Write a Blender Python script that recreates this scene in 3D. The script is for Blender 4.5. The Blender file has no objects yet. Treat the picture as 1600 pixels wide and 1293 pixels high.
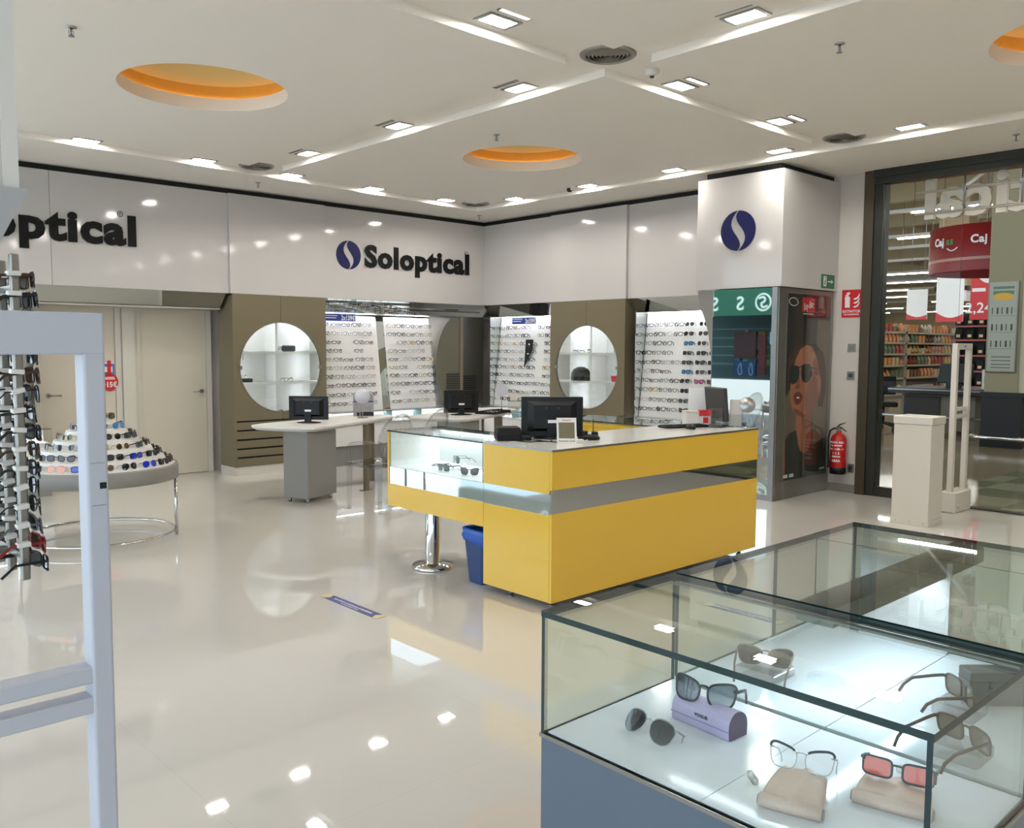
import bpy, math, random
from mathutils import Matrix, Vector
random.seed(7)
SC = bpy.context.scene
COL = SC.collection
PI = math.pi

# ------------------------------------------------------------------ camera
def set_camera():
    f, yaw, pitch, roll = 1366.11, math.radians(47.06338), math.radians(4.34178), math.radians(-0.27464)
    F = Vector((math.cos(yaw)*math.cos(pitch), math.sin(yaw)*math.cos(pitch), -math.sin(pitch)))
    r = F.cross(Vector((0, 0, 1))).normalized()
    d = F.cross(r)
    c, s = math.cos(roll), math.sin(roll)
    r2 = c*r + s*d
    d2 = -s*r + c*d
    M = Matrix((( r2.x, -d2.x, -F.x, 0.0), (r2.y, -d2.y, -F.y, 0.0), (r2.z, -d2.z, -F.z, 1.55), (0, 0, 0, 1)))
    cam = bpy.data.cameras.new('camera')
    cam.sensor_fit = 'HORIZONTAL'
    cam.sensor_width = 36.0
    cam.lens = 36.0*f/1600.0
    cam.clip_start = 0.02
    cam.clip_end = 200
    o = bpy.data.objects.new('camera', cam)
    COL.objects.link(o)
    o.matrix_world = M
    SC.camera = o
set_camera()

# ------------------------------------------------------------------ world, exposure
W = bpy.data.worlds.new('mall_daylight')
SC.world = W
W.use_nodes = True
bg = W.node_tree.nodes['Background']
bg.inputs[0].default_value = (0.72, 0.87, 1.0, 1)
bg.inputs[1].default_value = 2.1
LAMP = 104.0            # emission of the recessed ceiling lamps
SC.view_settings.view_transform = 'Standard'
SC.view_settings.look = 'None'
SC.view_settings.gamma = 1
SC.view_settings.use_curve_mapping = False
SC.view_settings.exposure = 0.68
SC.cycles.max_bounces = 9
SC.cycles.diffuse_bounces = 4
SC.cycles.glossy_bounces = 5
SC.cycles.transmission_bounces = 6
SC.cycles.transparent_max_bounces = 24
SC.cycles.sample_clamp_indirect = 4.0
SC.cycles.caustics_reflective = False
SC.cycles.caustics_refractive = False
SC.cycles.use_denoising = True

# ------------------------------------------------------------------ materials
def lin(c):
    c /= 255.0
    return c/12.92 if c <= 0.04045 else ((c+0.055)/1.055)**2.4
def rgb(r, g, b): return (lin(r), lin(g), lin(b), 1)
MATS = {}
def mat(name, col=(200, 200, 200), rough=0.5, metal=0.0, spec=0.5, emit=0.0, noise=0.0, nscale=8.0, coat=0.0, bump=0.0):
    if name in MATS: return MATS[name]
    m = bpy.data.materials.new(name)
    m.use_nodes = True
    nt = m.node_tree
    b = nt.nodes['Principled BSDF']
    c = rgb(*col)
    b.inputs['Base Color'].default_value = c
    b.inputs['Roughness'].default_value = rough
    b.inputs['Metallic'].default_value = metal
    b.inputs['Specular IOR Level'].default_value = spec
    b.inputs['Coat Weight'].default_value = coat
    b.inputs['Coat Roughness'].default_value = 0.03
    if emit:
        b.inputs['Emission Color'].default_value = c
        b.inputs['Emission Strength'].default_value = emit
    if noise or bump:
        tc = nt.nodes.new('ShaderNodeTexCoord')
        n = nt.nodes.new('ShaderNodeTexNoise')
        n.inputs['Scale'].default_value = nscale
        n.inputs['Detail'].default_value = 4
        nt.links.new(tc.outputs['Object'], n.inputs['Vector'])
        if noise:
            mx = nt.nodes.new('ShaderNodeMix')
            mx.data_type = 'RGBA'
            mx.inputs[6].default_value = tuple(max(0, x*(1-noise)) for x in c[:3]) + (1,)
            mx.inputs[7].default_value = tuple(min(1, x*(1+noise)) for x in c[:3]) + (1,)
            nt.links.new(n.outputs['Fac'], mx.inputs[0])
            nt.links.new(mx.outputs[2], b.inputs['Base Color'])
        if bump:
            bp = nt.nodes.new('ShaderNodeBump')
            bp.inputs['Strength'].default_value = bump
            bp.inputs['Distance'].default_value = 0.01
            nt.links.new(n.outputs['Fac'], bp.inputs['Height'])
            nt.links.new(bp.outputs[0], b.inputs['Normal'])
    MATS[name] = m
    return m

def glass(name, tint=(0.97, 0.99, 0.98), refl=0.04, edge=0.0, rough=0.0, gcol=(1, 1, 1, 1)):
    """thin pane: clear transmission plus a mirror reflection that grows at grazing angles"""
    if name in MATS: return MATS[name]
    m = bpy.data.materials.new(name)
    m.use_nodes = True
    nt = m.node_tree
    nt.nodes.clear()
    out = nt.nodes.new('ShaderNodeOutputMaterial')
    tr = nt.nodes.new('ShaderNodeBsdfTransparent')
    gl = nt.nodes.new('ShaderNodeBsdfGlossy')
    gl.inputs['Roughness'].default_value = rough
    gl.inputs['Color'].default_value = gcol
    lw = nt.nodes.new('ShaderNodeLayerWeight')
    lw.inputs['Blend'].default_value = 0.5
    p = nt.nodes.new('ShaderNodeMath'); p.operation = 'POWER'; p.inputs[1].default_value = 5.0
    ma = nt.nodes.new('ShaderNodeMath'); ma.operation = 'MULTIPLY_ADD'
    ma.inputs[1].default_value = 1-refl; ma.inputs[2].default_value = refl
    mx = nt.nodes.new('ShaderNodeMixShader')
    nt.links.new(lw.outputs['Facing'], p.inputs[0])
    nt.links.new(p.outputs[0], ma.inputs[0])
    nt.links.new(ma.outputs[0], mx.inputs[0])
    nt.links.new(tr.outputs[0], mx.inputs[1])
    nt.links.new(gl.outputs[0], mx.inputs[2])
    nt.links.new(mx.outputs[0], out.inputs[0])
    if edge:
        p2 = nt.nodes.new('ShaderNodeMath'); p2.operation = 'POWER'; p2.inputs[1].default_value = 2.1
        cm = nt.nodes.new('ShaderNodeMix'); cm.data_type = 'RGBA'
        cm.inputs[6].default_value = tint + (1,)
        cm.inputs[7].default_value = tuple(t*(1-edge) for t in tint) + (1,)
        nt.links.new(lw.outputs['Facing'], p2.inputs[0])
        nt.links.new(p2.outputs[0], cm.inputs[0])
        nt.links.new(cm.outputs[2], tr.inputs[0])
    else:
        tr.inputs[0].default_value = tint + (1,)
    MATS[name] = m
    return m

M_FLOOR = mat('polished_tile', (188, 180, 168), 0.02, spec=1.0, coat=0.35)
def floor_nodes():
    nt = M_FLOOR.node_tree
    b = nt.nodes['Principled BSDF']
    tc = nt.nodes.new('ShaderNodeTexCoord')
    br = nt.nodes.new('ShaderNodeTexBrick')
    br.offset = 0.0
    br.inputs['Scale'].default_value = 1.0
    br.inputs['Brick Width'].default_value = 1.2
    br.inputs['Row Height'].default_value = 1.2
    br.inputs['Mortar Size'].default_value = 0.0012
    br.inputs['Color1'].default_value = rgb(203, 199, 192)
    br.inputs['Color2'].default_value = rgb(202, 198, 191)
    br.inputs['Mortar'].default_value = rgb(192, 188, 181)
    nt.links.new(tc.outputs['Object'], br.inputs['Vector'])
    nt.links.new(br.outputs['Color'], b.inputs['Base Color'])
floor_nodes()
M_CEIL = mat('ceiling_paint', (246, 239, 230), 0.9, spec=0.2)
M_PAINT = mat('wall_paint', (205, 198, 190), 0.8, spec=0.25)
M_WHITEGLOSS = mat('white_gloss_panel', (192, 188, 185), 0.07, spec=0.5)
M_BLACKGAP = mat('black_shadow_trim', (18, 17, 16), 0.7)
M_OLIVE = mat('olive_lacquer', (112, 103, 82), 0.32, spec=0.4)
M_OLIVED = mat('olive_panel_dark', (92, 88, 72), 0.25, spec=0.5)
M_DARKGREY = mat('dark_grey_panel', (66, 64, 58), 0.3)
M_SLOT = mat('dark_slot', (20, 18, 15), 0.7)
M_GREY = mat('grey_laminate', (128, 126, 122), 0.4)
M_GREYDAYTINT = mat('grey_base_daylight_tint', (92, 104, 118), 0.35)  # plain grey base; the blue cast of the daylight is put into its colour
M_WHITE = mat('white_laminate', (222, 219, 214), 0.3)
M_BOARD = mat('white_display_board', (240, 238, 234), 0.4)
M_DOOR = mat('cream_door', (206, 197, 180), 0.35)
M_FRAME = mat('cream_door_frame', (208, 202, 190), 0.35)
M_CHROME = mat('chrome', (215, 215, 215), 0.08, 1.0)
M_STEEL = mat('brushed_steel', (165, 165, 165), 0.3, 1.0)
M_ALU = mat('anodised_aluminium', (150, 147, 140), 0.35, 0.85)
M_MIRROR = mat('mirror', (225, 230, 228), 0.015, 1.0)
M_MIRRORB = mat('mirror_band', (205, 208, 208), 0.02, 1.0)
M_YELLOW = mat('yellow_gloss', (222, 180, 66), 0.12, spec=0.5)
M_BLACK = mat('black_plastic', (11, 11, 12), 0.4, spec=0.3)
M_BLACKM = mat('black_matte', (15, 15, 16), 0.7, spec=0.3)
M_RUBBER = mat('black_rubber', (28, 28, 30), 0.8)
M_NAVY = mat('navy_logo', (14, 20, 74), 0.4, spec=0.3)
M_INK = mat('black_letter', (9, 10, 11), 0.5, spec=0.2)
M_WTXT = mat('white_print', (232, 232, 232), 0.5)
M_BLUE = mat('blue_print', (38, 64, 150), 0.4)
M_RED = mat('red_print', (196, 34, 38), 0.4)
M_REDGLOSS = mat('red_enamel', (178, 28, 24), 0.2)
M_GREEN = mat('green_sign', (28, 104, 62), 0.4)
M_ORANGE = mat('orange_paint', (232, 172, 76), 0.8)
M_LAMP = mat('lamp_diffuser', (254, 249, 241), 0.5, emit=LAMP)
M_STRIP = mat('strip_diffuser', (255, 246, 232), 0.5, emit=6.0)
M_COVE = mat('cove_lamp', (255, 236, 200), 0.5, emit=2.2)
M_LED = mat('case_led', (226, 240, 255), 0.5, emit=34.0)
M_LEDB = mat('board_led', (238, 244, 255), 0.5, emit=95.0)
M_LEDC = mat('low_case_led', (238, 244, 255), 0.5, emit=16.0)
M_GLASS = glass('clear_glass')
M_GLASSC = glass('case_glass', (0.94, 0.975, 0.965), 0.018)
M_EDGE = mat('glass_edge', (22, 46, 46), 0.15)
M_EDGEL = mat('pale_glass_edge', (92, 122, 122), 0.15)
M_ACRYLIC = glass('acrylic', (0.93, 0.93, 0.93), 0.06, edge=0.55)
M_ACRYLIC2 = glass('acrylic_sheet', (0.95, 0.96, 0.96), 0.06)
M_EASGREY = mat('pedestal_plastic', (188, 190, 200), 0.45)
M_EASWHITE = mat('pedestal_plastic_white', (208, 202, 192), 0.4)
M_DEMO = glass('demo_lens', (0.95, 0.96, 0.97), 0.05)
M_BRONZE = mat('bronze_frame', (78, 70, 56), 0.4, 0.6)
M_DKBRONZE = mat('dark_door_frame', (50, 50, 44), 0.4, 0.5)
M_CHARCOAL = mat('charcoal_wall', (20, 20, 20), 0.6)

# ------------------------------------------------------------------ mesh builder
class MB:
    def __init__(s): s.v = []; s.f = []; s.m = []; s.sm = []
    def face(s, ids, m=0, sm=False): s.f.append(tuple(ids)); s.m.append(m); s.sm.append(sm)
    def poly(s, pts, m=0):
        n = len(s.v); s.v += [tuple(p) for p in pts]; s.face(range(n, n+len(pts)), m); return s
    def box(s, x0, y0, z0, x1, y1, z1, m=0, M=None):
        if x0 > x1: x0, x1 = x1, x0
        if y0 > y1: y0, y1 = y1, y0
        if z0 > z1: z0, z1 = z1, z0
        n = len(s.v)
        P = [(x0,y0,z0),(x1,y0,z0),(x1,y1,z0),(x0,y1,z0),(x0,y0,z1),(x1,y0,z1),(x1,y1,z1),(x0,y1,z1)]
        if M is not None: P = [tuple(M @ Vector(p)) for p in P]
        s.v += P
        mm = m if isinstance(m, (list, tuple)) else [m]*6   # order: -z,+z,-y,+x,+y,-x
        for k, q in enumerate(((0,3,2,1),(4,5,6,7),(0,1,5,4),(1,2,6,5),(2,3,7,6),(3,0,4,7))):
            s.face([n+i for i in q], mm[k])
        return s
    def rbox(s, x0, y0, z0, x1, y1, z1, r=0.01, m=0, n=4, M=None):
        """box with rounded vertical edges and softened top/bottom"""
        x0, x1 = sorted((x0, x1)); y0, y1 = sorted((y0, y1)); z0, z1 = sorted((z0, z1))
        r = min(r, (x1-x0)*.49, (y1-y0)*.49, (z1-z0)*.49)
        def loop(i, z):
            L = []
            for cx, cy, a0 in ((x1-r, y1-r, 0), (x0+r, y1-r, 90), (x0+r, y0+r, 180), (x1-r, y0+r, 270)):
                for k in range(n+1):
                    a = math.radians(a0+90*k/n)
                    L.append((cx+(r-i)*math.cos(a), cy+(r-i)*math.sin(a), z))
            return L
        e = r*.45
        return s.loft([loop(e, z0), loop(0, z0+e), loop(0, z1-e), loop(e, z1)], m, True, True, M=M)
    def loft(s, loops, m=0, cap0=True, cap1=True, closed=True, sm=False, M=None):
        n0 = len(s.v); k = len(loops[0])
        for L in loops:
            s.v += [tuple(M @ Vector(p)) if M is not None else tuple(p) for p in L]
        for i in range(len(loops)-1):
            for j in range(k if closed else k-1):
                a = n0+i*k+j; b = n0+i*k+(j+1) % k
                s.face((a, b, b+k, a+k), m, sm)
        if cap0: s.face([n0+j for j in range(k)][::-1], m)
        if cap1: s.face([n0+(len(loops)-1)*k+j for j in range(k)], m)
        return s
    def lathe(s, prof, c=(0,0,0), n=24, m=0, sm=True, cap0=True, cap1=True, a0=0, a1=360, M=None):
        full = abs(a1-a0) >= 360
        loops = []
        for r, z in prof:
            loops.append([(c[0]+r*math.cos(math.radians(a0+(a1-a0)*j/(n if full else n-1))), c[1]+r*math.sin(math.radians(a0+(a1-a0)*j/(n if full else n-1))), c[2]+z) for j in range(n)])
        return s.loft(loops, m, cap0 and full, cap1 and full, full, sm, M)
    def cyl(s, c, r, h, n=20, m=0, sm=True, M=None): return s.lathe([(r, 0), (r, h)], c, n, m, sm, M=M)
    def tube(s, pts, r, n=8, m=0, closed=False, sm=True, cap=True, flat=1.0):
        pts = [Vector(p) for p in pts]; K = len(pts)
        rr = r if isinstance(r, (list, tuple)) else [r]*K
        loops = []; up = None
        for i, p in enumerate(pts):
            if closed: t = pts[(i+1) % K]-pts[i-1]
            else: t = pts[min(i+1, K-1)]-pts[max(i-1, 0)]
            if t.length < 1e-9: t = Vector((0, 0, 1))
            t.normalize()
            if up is None:
                up = Vector((0, 0, 1)) if abs(t.z) < .9 else Vector((1, 0, 0))
            a = t.cross(up)
            if a.length < 1e-6: a = t.orthogonal()
            a.normalize(); b = a.cross(t).normalized(); up = b
            loops.append([tuple(p+rr[i]*(math.cos(2*PI*j/n)*a+flat*math.sin(2*PI*j/n)*b)) for j in range(n)])
        if closed: loops.append(loops[0]); cap = False
        return s.loft(loops, m, cap, cap, True, sm)
    def prism(s, poly, t, axis='z', o=0.0, m=0, sm=False):
        """extrude a 2-D outline by t along an axis starting at o"""
        def P(u, v, w): return {'z': (u, v, w), 'y': (u, w, v), 'x': (w, u, v)}[axis]
        n = len(s.v); k = len(poly)
        s.v += [P(u, v, o) for u, v in poly]+[P(u, v, o+t) for u, v in poly]
        s.face(list(range(n, n+k))[::-1], m); s.face(range(n+k, n+2*k), m)
        for j in range(k): s.face((n+j, n+(j+1) % k, n+k+(j+1) % k, n+k+j), m, sm)
        return s
    def mesh(s, name, mats):
        me = bpy.data.meshes.new(name)
        me.from_pydata(s.v, [], s.f)
        for q in (mats if isinstance(mats, (list, tuple)) else [mats]): me.materials.append(q)
        me.polygons.foreach_set('material_index', s.m)
        me.polygons.foreach_set('use_smooth', s.sm)
        me.update()
        import bmesh
        bm = bmesh.new(); bm.from_mesh(me)
        bmesh.ops.recalc_face_normals(bm, faces=bm.faces)
        bm.to_mesh(me); bm.free()
        return me
    def build(s, name, mats, parent=None, label=None, cat=None, group=None, kind=None, world=True, bevel=0.0):
        if parent is not None and world:
            inv = ROOT[parent.name].inverted()
            s.v = [tuple(inv @ Vector(p)) for p in s.v]
        return link(name, s.mesh(name, mats), parent, label, cat, group, kind, bevel)
ROOT = {}
def link(name, me, parent=None, label=None, cat=None, group=None, kind=None, bevel=0.0):
    o = bpy.data.objects.new(name, me); COL.objects.link(o)
    if parent is not None:
        o.parent = parent; ROOT[o.name] = ROOT[parent.name]
    else: ROOT[o.name] = Matrix.Identity(4)
    if label: o['label'] = label
    if cat: o['category'] = cat
    if group: o['group'] = group
    if kind: o['kind'] = kind
    if bevel:
        b = o.modifiers.new('bevel', 'BEVEL'); b.width = bevel; b.segments = 2; b.limit_method = 'ANGLE'
    return o
def thing(name, label, cat, loc=(0,0,0), rz=0.0, group=None, rot=None):
    o = bpy.data.objects.new(name, None); COL.objects.link(o)
    o.empty_display_size = 0.05
    o.location = loc; o.rotation_euler = rot if rot else (0, 0, rz)
    o['label'] = label; o['category'] = cat
    if group: o['group'] = group
    from mathutils import Euler
    ROOT[o.name] = Matrix.Translation(loc) @ Euler(o.rotation_euler).to_matrix().to_4x4()
    return o
def struct(mb, name, mats, label, bevel=0.0):
    return mb.build(name, mats, None, label, None, None, 'structure', bevel=bevel)
def ell(cx, cy, a, b, n=40, t0=0, t1=360, full=True):
    return [(cx+a*math.cos(math.radians(t0+(t1-t0)*i/(n if full else n-1))), cy+b*math.sin(math.radians(t0+(t1-t0)*i/(n if full else n-1)))) for i in range(n)]
TXT = {}
def text_mesh(s, size, ext=0.002, bold=0.0, align='CENTER', squeeze=1.0):
    k = (s, size, ext, bold, align, squeeze)
    if k in TXT: return TXT[k]
    cu = bpy.data.curves.new('t', 'FONT')
    cu.body = s; cu.size = size; cu.extrude = ext; cu.offset = bold; cu.align_x = align
    cu.resolution_u = 3; cu.space_character = 1.0+2.2*bold/size
    ob = bpy.data.objects.new('t', cu); COL.objects.link(ob)
    dg = bpy.context.evaluated_depsgraph_get()
    me = bpy.data.meshes.new_from_object(ob.evaluated_get(dg))
    bpy.data.objects.remove(ob)
    V = [tuple(v.co) for v in me.vertices]; F = [tuple(p.vertices) for p in me.polygons]
    bpy.data.meshes.remove(me)
    V = [(x*squeeze, y, z) for x, y, z in V]
    TXT[k] = (V, F)
    return TXT[k]
def add_text(mb, s, size, M, m=0, ext=0.002, bold=0.0, align='CENTER', squeeze=1.0):
    V, F = text_mesh(s, size, ext, bold, align, squeeze)
    n = len(mb.v)
    mb.v += [tuple(M @ Vector(p)) for p in V]
    for f in F: mb.face([n+i for i in f], m)
    return mb
def face_to(loc, d):
    """matrix standing text up: d = '-y' reads from -y side, '-x' from -x side, '+x' from the +x side, 'up' flat"""
    R = {'-y': Matrix(((1,0,0),(0,0,-1),(0,1,0))), '-x': Matrix(((0,0,-1),(-1,0,0),(0,1,0))), '+x': Matrix(((0,0,1),(1,0,0),(0,1,0))), 'up': Matrix.Identity(3)}[d]
    return Matrix.Translation(loc) @ R.to_4x4()
def pane(mb, x0, y0, z0, x1, y1, z1, g=0, e=1):
    """glass slab: the two big faces are clear, the rims are the dark edge"""
    d = [abs(x1-x0), abs(y1-y0), abs(z1-z0)]
    k = d.index(min(d))
    mm = [e]*6
    for i in {0: (3, 5), 1: (2, 4), 2: (0, 1)}[k]: mm[i] = g
    return mb.box(x0, y0, z0, x1, y1, z1, mm)
ORD = ['first', 'second', 'third', 'fourth', 'fifth', 'sixth', 'seventh', 'eighth', 'ninth', 'tenth', 'eleventh', 'twelfth', 'thirteenth', 'fourteenth', 'fifteenth', 'sixteenth', 'seventeenth', 'eighteenth', 'nineteenth', 'twentieth', 'twenty-first', 'twenty-second']
# ================================================================== the room shell
ZL, ZU = 3.40, 3.455          # dropped ceiling panels / channels between them
def soff(x): return 8.814+(x-2.385)*0.0677      # near edge of the soffit along the left wall
struct(MB().box(-22, -8, -0.06, 9.1, 32, 0), 'floor', M_FLOOR, 'polished cream tile floor of the optician shop')
m = MB()
REC = [(2.78, 6.27), (6.05, 6.37), (6.16, 1.53)]
RR = 0.585
def panel(m, pts, hole=None):
    z0, z1 = ZL, ZU+0.01
    k = len(pts)
    for j in range(k):
        a, b = pts[j], pts[(j+1) % k]
        m.poly([(a[0], a[1], z0), (b[0], b[1], z0), (b[0], b[1], z1), (a[0], a[1], z1)])
    if hole is None:
        m.poly([(p[0], p[1], z0) for p in pts]); return
    hx, hy = hole
    ang = [2*PI*i/72 for i in range(72)]+[math.atan2(p[1]-hy, p[0]-hx) % (2*PI) for p in pts]
    ang = sorted(set(round(a, 5) for a in ang))
    inner, outer = [], []
    for a in ang:
        dx, dy = math.cos(a), math.sin(a)
        best = None
        for j in range(k):
            (ax, ay), (bx, by) = pts[j], pts[(j+1) % k]
            ex, ey = bx-ax, by-ay
            den = dx*ey-dy*ex
            if abs(den) < 1e-9: continue
            t = ((ax-hx)*ey-(ay-hy)*ex)/den
            u = ((ax-hx)*dy-(ay-hy)*dx)/den
            if t > 0 and -1e-6 <= u <= 1+1e-6 and (best is None or t < best): best = t
        inner.append((hx+RR*dx, hy+RR*dy, z0)); outer.append((hx+best*dx, hy+best*dy, z0))
    n = len(m.v); q = len(ang)
    m.v += inner+outer
    for j in range(q):
        i2 = (j+1) % q
        m.face((n+j, n+i2, n+q+i2, n+q+j))
panel(m, [(-4, 4.065), (4.245, 4.065), (4.245, soff(4.245)-0.4), (-4, soff(-4)-0.4)], REC[0])
panel(m, [(4.63, 4.065), (7.47, 4.065), (7.47, soff(7.47)-0.4), (4.63, soff(4.63)-0.4)], REC[1])
panel(m, [(4.63, -2.0), (7.47, -2.0), (7.47, 3.665), (4.63, 3.665)], REC[2])
panel(m, [(-4, -5), (4.255, -5), (4.255, 3.665), (-4, 3.665)])
panel(m, [(4.63, -5), (7.47, -5), (7.47, -2.4), (4.63, -2.4)])
# soffits along the walls
panel(m, [(-4, soff(-4)), (7.87, soff(7.87)), (7.87, 10.6), (-4, 10.6)])
panel(m, [(7.87, -5), (9.3, -5), (9.3, 10.6), (7.87, 10.6)])
# channel strips
for a in ((-4, 3.6, 4.2, 4.1), (4.7, 3.6, 7.4, 4.1), (4.2, -5, 4.7, 9.2), (7.4, -5, 7.95, 9.6), (4.7, -2.45, 7.4, -1.95)): m.poly([(a[0], a[1], ZU), (a[2], a[1], ZU), (a[2], a[3], ZU), (a[0], a[3], ZU)])
for a, b in ((-4, 4.2), (4.7, 7.4)): m.poly([(a, soff(a)-.45, ZU), (b, soff(b)-.45, ZU), (b, soff(b)+.05, ZU), (a, soff(a)+.05, ZU)])
m.box(-4.1, -5.1, 3.80, 9.4, 10.7, 3.86)
for a in ((-4.1, -5.1, ZL+.004, -4.002, 10.7, 3.799), (-4.0, -5.1, ZL+.004, 9.3, -5.002, 3.799), (9.302, -5.1, ZL+.004, 9.4, 10.7, 3.799), (-4.0, 10.602, ZL+.004, 9.3, 10.7, 3.799)): m.box(*a)
struct(m, 'ceiling', M_CEIL, 'white plasterboard ceiling of dropped panels with channels between them')

WHERE = ['over the left of the shop', 'over the middle of the shop', 'cut off by the right edge']
for i, (x, y) in enumerate(REC):
    t = thing('cove_light', 'round orange ceiling recess with white rim '+WHERE[i], 'ceiling light', (x, y, ZL), 0, 'round orange ceiling recesses')
    MB().lathe([(RR, 0), (RR, .095)], n=72, cap0=False, cap1=False).build('white_rim', M_CEIL, t, world=False)
    MB().lathe([(RR, .095), (RR+.05, .095), (RR+.05, .20)], n=72, cap0=False, cap1=False, sm=False).build('orange_well', M_ORANGE, t, world=False, label='orange painted upper well')
    MB().lathe([(RR+.05, .20), (0.001, .20)], n=72, cap0=False, cap1=False, sm=False).build('well_ceiling', mat('orange_paint_lightened', (226, 190, 122), .8), t, world=False, label='orange top of the well, painted paler for the light on it')  # same orange as the well, lightened in the colour for the ambient light
    MB().lathe([(RR+.034, .0955), (RR+.034, .099), (RR+.049, .099), (RR+.049, .0955)], n=72, cap0=False, cap1=False).build('lamp_ring', M_COVE, t, world=False)

# recessed lamps
def lamp(x, y, along, where, strip=0):
    t = thing('recessed_downlight', 'square recessed ceiling downlight '+where, 'ceiling light', (x, y, ZU), 0 if along == 'x' else PI/2, 'recessed ceiling downlights')
    f = MB()
    for a in ((-.125, -.078, -.008, .125, -.058, .004), (-.125, .058, -.008, .125, .078, .004), (-.125, -.058, -.008, -.1, .058, .004), (.1, -.058, -.008, .125, .058, .004)): f.box(*a)
    f.build('frame', M_STEEL, t, world=False)
    MB().rbox(-.1, -.058, -.006, .1, .058, .002, .006).build('diffuser', M_LAMP, t, world=False)
def strip_lamp(x, y, along, where, lit=True):
    t = thing('strip_light', 'narrow ceiling strip light '+where, 'ceiling light', (x, y, ZU), 0 if along == 'x' else PI/2, 'narrow strip lights beside the downlights')
    f = MB()
    for a in ((-.12, -.026, -.007, .12, -.018, .003), (-.12, .018, -.007, .12, .026, .003), (-.12, -.018, -.007, -.11, .018, .003), (.11, -.018, -.007, .12, .018, .003)): f.box(*a)
    f.build('frame', M_STEEL, t, world=False)
    MB().box(-.11, -.018, -.004, .11, .018, .002).build('diffuser', M_STRIP if lit else M_GREY, t, world=False)
K = 0.987
for i, (x, y) in enumerate([(3.568, 3.973), (5.395, 4.0), (6.84, 4.02)]):
    lamp(x*K, y*K, 'x', ['near the top edge beside the central air vent', 'in the cross channel right of the central air vent', 'in the cross channel further right, towards the pillar'][i])
    strip_lamp(x*K, y*K-.148, 'x', ['beside the topmost downlight', 'beside the downlight right of the smoke detector', 'beside the downlight nearest the pillar'][i])
for i, (x, y) in enumerate([(4.564, 2.925), (4.584, 4.86), (4.584, 6.406), (4.572, 7.931)]):
    lamp(x*K, y*K, 'y', 'in the long channel, '+['nearest the camera at the top edge', 'between the vent and the middle orange recess', 'midway along towards the back wall', 'farthest along towards the back wall'][i])
    strip_lamp(x*K-.148, y*K, 'y', 'unlit, beside the '+ORD[i]+' downlight of the long channel', False)
for i, (x, y) in enumerate([(2.786, 8.906), (3.958, 8.988), (5.009, 9.048), (6.152, 9.097), (7.3, 9.137)]):
    lamp(x*K, y*K, 'x', 'in the row along the left sign wall, '+ORD[i]+' from the left')
for i, (x, y) in enumerate([(7.943, 8.434), (7.95, 7.156), (7.931, 5.896), (7.911, 4.607), (7.889, 3.335)]):
    lamp(x*K-.08, y*K, 'y', 'in the row along the right wall, '+ORD[i]+' from the far corner')
# the rest of the same rows, outside the frame but reflected in the floor and the panels, then six added for light
for x, y, a, w in ((1.7, 3.93, 'x', 'second from the vent towards the entrance'), (0.0, 3.93, 'x', 'third from the vent towards the entrance'), (4.5, 1.2, 'y', 'behind the showcase side of the long channel'), (4.5, -.6, 'y', 'at the near end of the long channel'),
                   (1.5, 8.7, 'x', 'left of the long sign'), (.3, 8.62, 'x', 'at the entrance end of the sign wall'), (7.72, 1.8, 'y', 'beyond the right edge near the door'), (7.72, .2, 'y', 'beyond the right edge near the front'),
                   (5.4, -2.2, 'x', 'added unseen in the front cross channel, nearer the middle'), (6.6, -2.2, 'x', 'added unseen in the front cross channel, nearer the shopfront'), (4.45, -2.2, 'y', 'added unseen at the front channel crossing'), (4.45, -3.7, 'y', 'added unseen at the front end of the long channel'), (7.72, -1.4, 'y', 'added unseen near the front along the shopfront'), (7.72, -3.2, 'y', 'added unseen in the front corner by the shopfront')):  # these six are added out of view to brighten the camera-facing fronts
    lamp(x, y, a, w)

def vent(x, y, where):
    t = thing('air_vent', 'round ceiling air diffuser '+where, 'air vent', (x, y, ZU), 0, 'round ceiling air diffusers')
    MB().lathe([(.185, .002), (.185, -.006), (.15, -.02), (.145, 0.0)], n=40, cap0=False, cap1=False).build('rim', M_ALU, t, world=False)
    c = MB()
    for r in (.14, .115, .09, .065, .04): c.lathe([(r, .001), (r-.017, -.018), (r-.02, -.014), (r-.006, .001)], n=32, cap0=False, cap1=False)
    c.build('cone_rings', M_ALU, t, world=False)
    MB().cyl((0, 0, -.001), .145, .002, 32).build('throat', M_SLOT, t, world=False)
vent(4.435, 3.865, 'in the crossing of the channels near the top of the photo')
vent(7.67, 3.865, 'above the glass shopfront side, right of the pillar')
vent(4.435, soff(4.435)-.2, 'above the left sign wall, cut by the panel edge')
vent(7.67, soff(7.67)-.2, 'above the far corner of the two sign walls')
def sprinkler(x, y, where):
    t = thing('sprinkler', 'small chrome ceiling sprinkler '+where, 'sprinkler', (x, y, ZL))
    MB().lathe([(.03, .0), (.03, -.004), (.012, -.01)], n=16, cap0=False, cap1=False).build('escutcheon', M_STEEL, t, world=False)
    b = MB(); b.cyl((0, 0, -.05), .006, .045, 8); b.tube([(-.012, 0, -.02), (-.014, 0, -.04), (0, 0, -.052)], .002, 5); b.tube([(.012, 0, -.02), (.014, 0, -.04), (0, 0, -.052)], .002, 5)
    b.build('body', M_STEEL, t, world=False)
    MB().cyl((0, 0, -.055), .018, .003, 12).build('deflector', M_STEEL, t, world=False)
for x, y, w in ((1.687, 5.601, 'near the top left corner'), (5.194, 5.796, 'in front of the middle orange recess'), (5.173, 2.654, 'at the top right, left of the cut-off orange recess'), (8.412, 2.681, 'above the glass shopfront'), (4.75, 9.35, 'above the left cabinet'), (8.15, 9.45, 'above the far corner')):
    sprinkler(x, y, w)
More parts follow.
